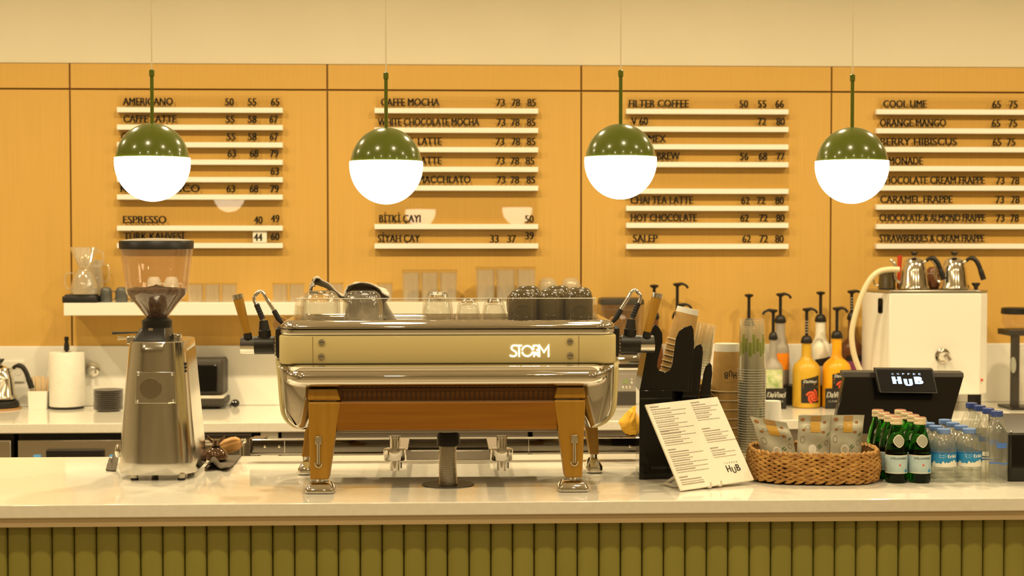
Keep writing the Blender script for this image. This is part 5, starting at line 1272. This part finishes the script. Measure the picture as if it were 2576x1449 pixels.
mb = MB().loft([[tuple(c_+d_.normalized()*x+Vector((0, 0, (z0_+z1_)/2+z))+n_*dd) for x, z in rrect(-.013, .013, -(z1_-z0_)/2, (z1_-z0_)/2, .008)] for dd in (-.002, .004)])
obj('grip_hole', mb, 'gloss', t, world=True)
q = PY(2371, 895, YBo); X = Matrix.Translation(q) @ Matrix.Rotation(PI/2, 4, 'X'); k = mpp(q)
kn = obj('knob_plate', MB().lathe([(19*k, -.002), (19*k, .003), (14*k, .006), (1*k, .007)], 32, X=X), 'chrome', t, world=True)
obj('tap', MB().tube([(q.x, q.y-.008, q.z), (q.x+.004, q.y-.04, q.z), (q.x+.014, q.y-.05, q.z-.02)], [12*k, 10*k, 8*k], 16), 'chrome', kn, world=True)
for px, dy in ((2260, .02), (2445, .03), (2250, .22), (2462, .22)):
    x = PY(px, 990, YBo+dy).x; obj('leg', MB().box(x-.011, x+.011, YBo+dy, YBo+dy+.022, ZB+.0006, zb_-.0005), 'black', t, world=True)
q = PY(2467, 943, YBo+.02); obj('lamp', MB().ball((q.x, YBo+.004, PY(2467, 956, YBo).z), .006, 10, 6), 'redplastic', t, world=True)
kz = zt_+.0125; kb = mpp((0, YBo+.1, 1.5))
kq = PY(2299, 730, YBo+.10); kettle('left steel gooseneck kettle on the white boiler', (kq.x, YBo+.10, kz), kb*.99).rotation_euler = (0, 0, -.35)
kq = PY(2400, 730, YBo+.10); kettle('right steel gooseneck kettle on the white boiler', (kq.x, YBo+.10, kz), kb*.99).rotation_euler = (0, 0, -.5)
q = PY(2231, 728, YBo+.16); t = thing('milk_jug', 'small dark jug on the left corner of the white boiler', 'jug', (q.x, YBo+.16, kz))
obj('body', MB().lathe([(21*kb, .0004), (23*kb, 2*kb), (21*kb, 30*kb), (20*kb, 46*kb), (21*kb, 52*kb), (19*kb, 52*kb), (18*kb, 30*kb), (2*kb, 5*kb)], 30), 'mug', t)
obj('handle', MB().tube([(-x, y, z) for x, y, z in handle_c(20*kb, 46*kb, 10*kb, 15*kb)], .0035, 8), 'steel', t)
q = PY(2262, 728, YBo+.20); t = thing('red_scoop', 'red plastic scoop standing behind the left kettle', 'scoop', (q.x, YBo+.215, kz))
obj('handle', MB().tube([(.0, 0, .001), (.004, 0, 40*kb), (.006, 0, 86*kb)], [4*kb, 5*kb, 6.5*kb], 12), 'redplastic', t)
q = PY(2350, 728, YBo+.20); t = thing('coffee_pot', 'dark brown coffee pot between the two kettles', 'pot', (q.x, YBo+.215, kz))
obj('body', MB().lathe([(14*kb, .0004), (18*kb, 3*kb), (17*kb, 30*kb), (16*kb, 50*kb), (10*kb, 56*kb), (1*kb, 57*kb)], 30), 'brownbottle', t)
obj('band', MB().lathe([(17.4*kb, 38*kb), (17.2*kb, 41*kb)], 30, cap=False), 'steel', t)
q = PY(2455, 728, YBo+.10); t = thing('stopper', 'small black stopper knob on the right corner of the white boiler', 'stopper', (q.x, YBo+.10, kz))
obj('knob', MB().lathe([(5*kb, .0004), (5*kb, 6*kb), (11*kb, 14*kb), (10*kb, 17*kb), (1*kb, 17.5*kb)], 20), 'black', t)
hp_ = [PY(x, y, YBo-.03+.0*i) for i, (x, y) in enumerate(((2262, 678), (2235, 678), (2210, 684), (2188, 704), (2168, 742), (2152, 790), (2143, 835), (2146, 880), (2158, 920), (2176, 955), (2190, 985)))]
tag(obj('water_hose', MB().tube(bez(hp_, 6), 7*kb, 12), 'hose'), 'cream water hose arching from the boiler top down to the worktop', 'hose')
# syrup and sauce bottles with pumps
def pump(t, z, k, stem, side, neck=12, ribs=False):
    p = obj('pump', MB().lathe([((neck+2)*k, z+.0004), ((neck+3)*k, z+3*k), ((neck+1)*k, z+12*k), (neck*.8*k, z+18*k), (4*k, z+20*k), (4*k, z+(20+stem)*k), (7*k, z+(21+stem)*k), (11*k, z+(24+stem)*k), (11*k, z+(28+stem)*k), (1*k, z+(30+stem)*k)], 24), 'black', t)
    zz_ = z+(26+stem)*k
    if side: obj('spout', MB().tube(bez([(0, 0, zz_), (side*12*k, 0, zz_+1*k), (side*22*k, 0, zz_-3*k), (side*27*k, 0, zz_-10*k)], 5), [4*k]*6+[3.2*k]*10, 10), 'black', p)
    if ribs:
        for i in range(5): obj('stem_ring', MB().lathe([(4.2*k, z+(26+7*i)*k), (4.4*k, z+(29+7*i)*k)], 16, cap=False), 'labgrey', p)
def sauce(name, lab, px, py0, Y, z, w, hsh, hneck, nw, m, stem, side, ribs=False, square=False):
    k = mpp((0, Y, z)); q = PY(px, py0, Y); t = thing(name, lab, 'bottle', (q.x, Y, z), 0, 'pump bottles on the back worktop')
    r = w/2*k; nr = nw/2*k; hs = hsh*k; hn = hneck*k
    pr = [(r*.90, .0006), (r, .006), (r*1.0, hs*.72), (r*.985, hs*.82), (r*.90, hs*.91), (r*.72, hs*.97), (nr*1.25, hs*1.05), (nr*1.05, hs*1.12), (nr, hn)]
    obj('bottle', MB().lathe(pr, 36), m, t)
    pump(t, hn, k, stem, side, nw/2, ribs)
    return t, k, r
zr_ = ZB+.085
def lab_patch(t, r, u0, u1, v0, v1, m, nm, e=.0008, cut=0):
    fn = wrap((0, 0, 0), r+e); mb = MB(); n = 10
    mb.add([fn(u0+(u1-u0)*i/n, v if v == v0 else v-cut*(1-i/n)) for v in (v0, v1) for i in range(n+1)], [(i, i+1, n+2+i, n+1+i) for i in range(n)]); return obj(nm, mb, m, t, fix=False)
def sauce_label(t, k, r, w, v0, v1):
    L_ = lab_patch(t, r, -w*.45*k, w*.60*k, v0*k, v1*k, 'labblack', 'label', .0008, 12*k)
    fn = wrap((0, 0, 0), r+.0016)
    mb = MB(); put_text(mb, 'DaVinci', -w*.33*k, w*.42*k, (v1-19)*k, 7*k, fn, 0, .02, .25); obj('label_name', mb, 'labwhite', L_, fix=False)
    mb = MB(); mb.quad(*[fn(a*k, b*k) for a, b in ((-w*.35, v1-26), (w*.30, v1-24), (w*.30, v1-21), (-w*.35, v1-23))]); obj('label_stripe', mb, 'laborange', L_, fix=False)
    mb = MB(); mb.quad(*[fn(a*k, b*k) for a, b in ((-w*.35, v1-33), (w*.48, v1-31), (w*.48, v1-28), (-w*.35, v1-30))]); obj('label_line', mb, 'labgrey', L_, fix=False)
    mb = MB(); c = (w*.20*k, (v0+17)*k)
    for q_ in range(4):
        a0 = q_*PI/2; pts = []
        sp_ = [(c[0]+(2+15*i/14)*k*math.cos(a0+3.0*i/14), c[1]+(2+15*i/14)*k*math.sin(a0+3.0*i/14)) for i in range(15)]
        stroke(mb, sp_, 4.6*k, fn)
    obj('swirl', mb, 'labred', L_, fix=False)
Yf, Yb_ = 6.712, 6.828
t, k, r = sauce('sauce_bottle', 'mustard yellow sauce bottle in front, with the whole black label showing', 2028, 1022, Yf+.0, ZB, 70, 118, 163, 24, 'mustard', 60, 1, True); sauce_label(t, k, r, 47, 14, 84)
t, k, r = sauce('sauce_bottle', 'bright orange sauce bottle beside the sales screen', 2104, 1022, Yf+.0, ZB, 73, 120, 175, 24, 'orange', 50, 1); sauce_label(t, k, r, 44, 40, 98)
t, k, r = sauce('syrup_bottle', 'grey syrup bottle with a green label, touching the clear cup stack', 1944, 1022, Yf+.0, ZB, 52, 116, 172, 18, 'greybottle', 48, -1)
lab_patch(t, r, -24*k, 24*k, 50*k, 98*k, 'labgreen', 'label')
t, k, r = sauce('syrup_bottle', 'tall grey syrup bottle with an orange label behind the green labelled one', 1962, 980, Yb_, zr_, 46, 110, 158, 24, 'greybottle', 46, 1)
lab_patch(t, r, -14*k, 24*k, 40*k, 82*k, 'laborange', 'label')
t, k, r = sauce('syrup_bottle', 'white syrup bottle in the rear row between the two yellow bottles', 2063, 980, Yb_, zr_, 54, 112, 160, 24, 'whitebottle', 48, 0)
lab_patch(t, r, -20*k, 24*k, 50*k, 74*k, 'labblack', 'label', .0008, 8*k)
t, k, r = sauce('sauce_bottle', 'dark brown sauce bottle in the rear row behind the cream hose', 2141, 980, Yb_, zr_, 58, 112, 165, 18, 'brownbottle', 46, 1, True)
lab_patch(t, r, -20*k, 26*k, 40*k, 62*k, 'labpurple', 'label'); lab_patch(t, r, -20*k, 26*k, 62*k, 76*k, 'labblack', 'label_band', .0010)
t, k, r = sauce('syrup_bottle', 'syrup bottle hidden behind the tall clear cup stack, only its pump showing', 1883, 980, Yb_, zr_, 46, 110, 150, 22, 'greybottle', 52, 0)
t, k, r = sauce('syrup_bottle', 'syrup bottle behind the right steam lever, its pump head above it', 1645, 980, Yb_, zr_, 46, 110, 168, 22, 'brownbottle', 58, 0)
t, k, r = sauce('syrup_bottle', 'syrup bottle behind the tilted cups, its long pump reaching highest', 1703, 980, Yb_, zr_, 46, 110, 168, 22, 'orange', 62, 1)
t, k, r = sauce('syrup_bottle', 'syrup bottle half hidden by the tilted kraft cups, with a low pump', 1712, 1022, Yf, ZB, 46, 116, 190, 22, 'brownbottle', 45, 1)
# display rack: stepped boxes with printed fronts
t = thing('bottle_rack', 'black stepped bottle rack with white script on its front boxes', 'rack', PY(2030, 1022, 6.77))
a_, b_ = PY(1620, 1000, 6.78).x, PY(2180, 1000, 6.78).x
obj('step', MB().box(a_, b_, 6.785, 6.882, ZB+.0006, zr_-.0006), 'black', t, world=True, bevel=.002)
for x0_, x1_, s_ in ((1926, 1978, 'DaVinci'), (2076, 2128, 'DaVinci')):
    yq = 6.640; A_, B_ = PY(x0_, 1024, yq), PY(x1_, 977, yq)
    f_ = obj('front_box', MB().box(A_.x, B_.x, yq, yq+.006, ZB+.0006, B_.z), 'labblack', t, world=True, bevel=.001)
    fn = lambda u, v: tuple(PY(u, -v, yq-.0012))
    mb = MB(); put_text(mb, s_, x0_+3, x1_-3, -1000, 14, fn, 0, .03, .2); obj('script', mb, 'labwhite', f_, world=True, fix=False)
    mb = MB(); put_text(mb, 'FLAVORS', x0_+8, x1_-8, -1012, 5, fn, 0, .02); obj('small_script', mb, 'labwhite', f_, world=True, fix=False)
# tall blender at the right edge
p = PZ(2560, 1030, ZB); k = mpp(p); Yg = p.y
t = thing('bean_dispenser', 'clear bean dispenser on a dark stand at the right picture edge', 'dispenser', p)
def dz(y): return (1030-y)*k
obj('stand_post', MB().box(-14*k, 4*k, .0, .03, .004, dz(845)), 'charcoal', t, bevel=.002)
obj('stand_arm', MB().box(-24*k, 60*k, -.002, .14, dz(844.5), dz(830)), 'charcoal', t, bevel=.002)
obj('stand_foot', MB().plan(-24*k, 70*k, -.04, .14, .01, [(.0006, .002), (.008, 0), (.010, .003)]), 'black', t)
obj('container', MB().lathe([(24*k, dz(829.5)), (36*k, dz(812)), (36*k, dz(792))], 36, c=(8*k, .06, 0), cap=False), 'hopper', t)
obj('container_lid', MB().lathe([(37*k, dz(791.5)), (39*k, dz(790)), (38*k, dz(777)), (34*k, dz(775)), (1*k, dz(775))], 36, c=(8*k, .06, 0)), 'black', t)
obj('blade_guard', MB().lathe([(12*k, -.012), (13*k, .0), (12*k, .006)], 24, X=Matrix.Translation((-14*k, -.008, dz(918))) @ Matrix.Rotation(PI/2, 4, 'X') @ Matrix.Diagonal((.5, 1.6, 1, 1))), 'seal', t)
obj('jug', MB().lathe([(26*k, .0115), (30*k, .014), (32*k, dz(880)), (30*k, dz(870))], 32, c=(26*k, .06, 0), cap=False), 'glass', t)
# power strip on the worktop near the boiler
p = PZ(2522, 1010, ZB); k = mpp(p)
t = thing('power_adapter', 'white power adapter with a black cable right of the boiler', 'adapter', p)
obj('body', MB().plan(-14*k, 12*k, 0, .05, .006, [(.0006, .002), (.004, 0), (24*k, 0), (27*k, .004)]), 'white', t)
obj('cable', MB().tube(bez([(-14.5*k, .02, 16*k), (-22*k, .015, 15*k), (-34*k, .01, 20*k), (-48*k, .03, 22*k)], 8), 2.4*k, 8), 'black', t)
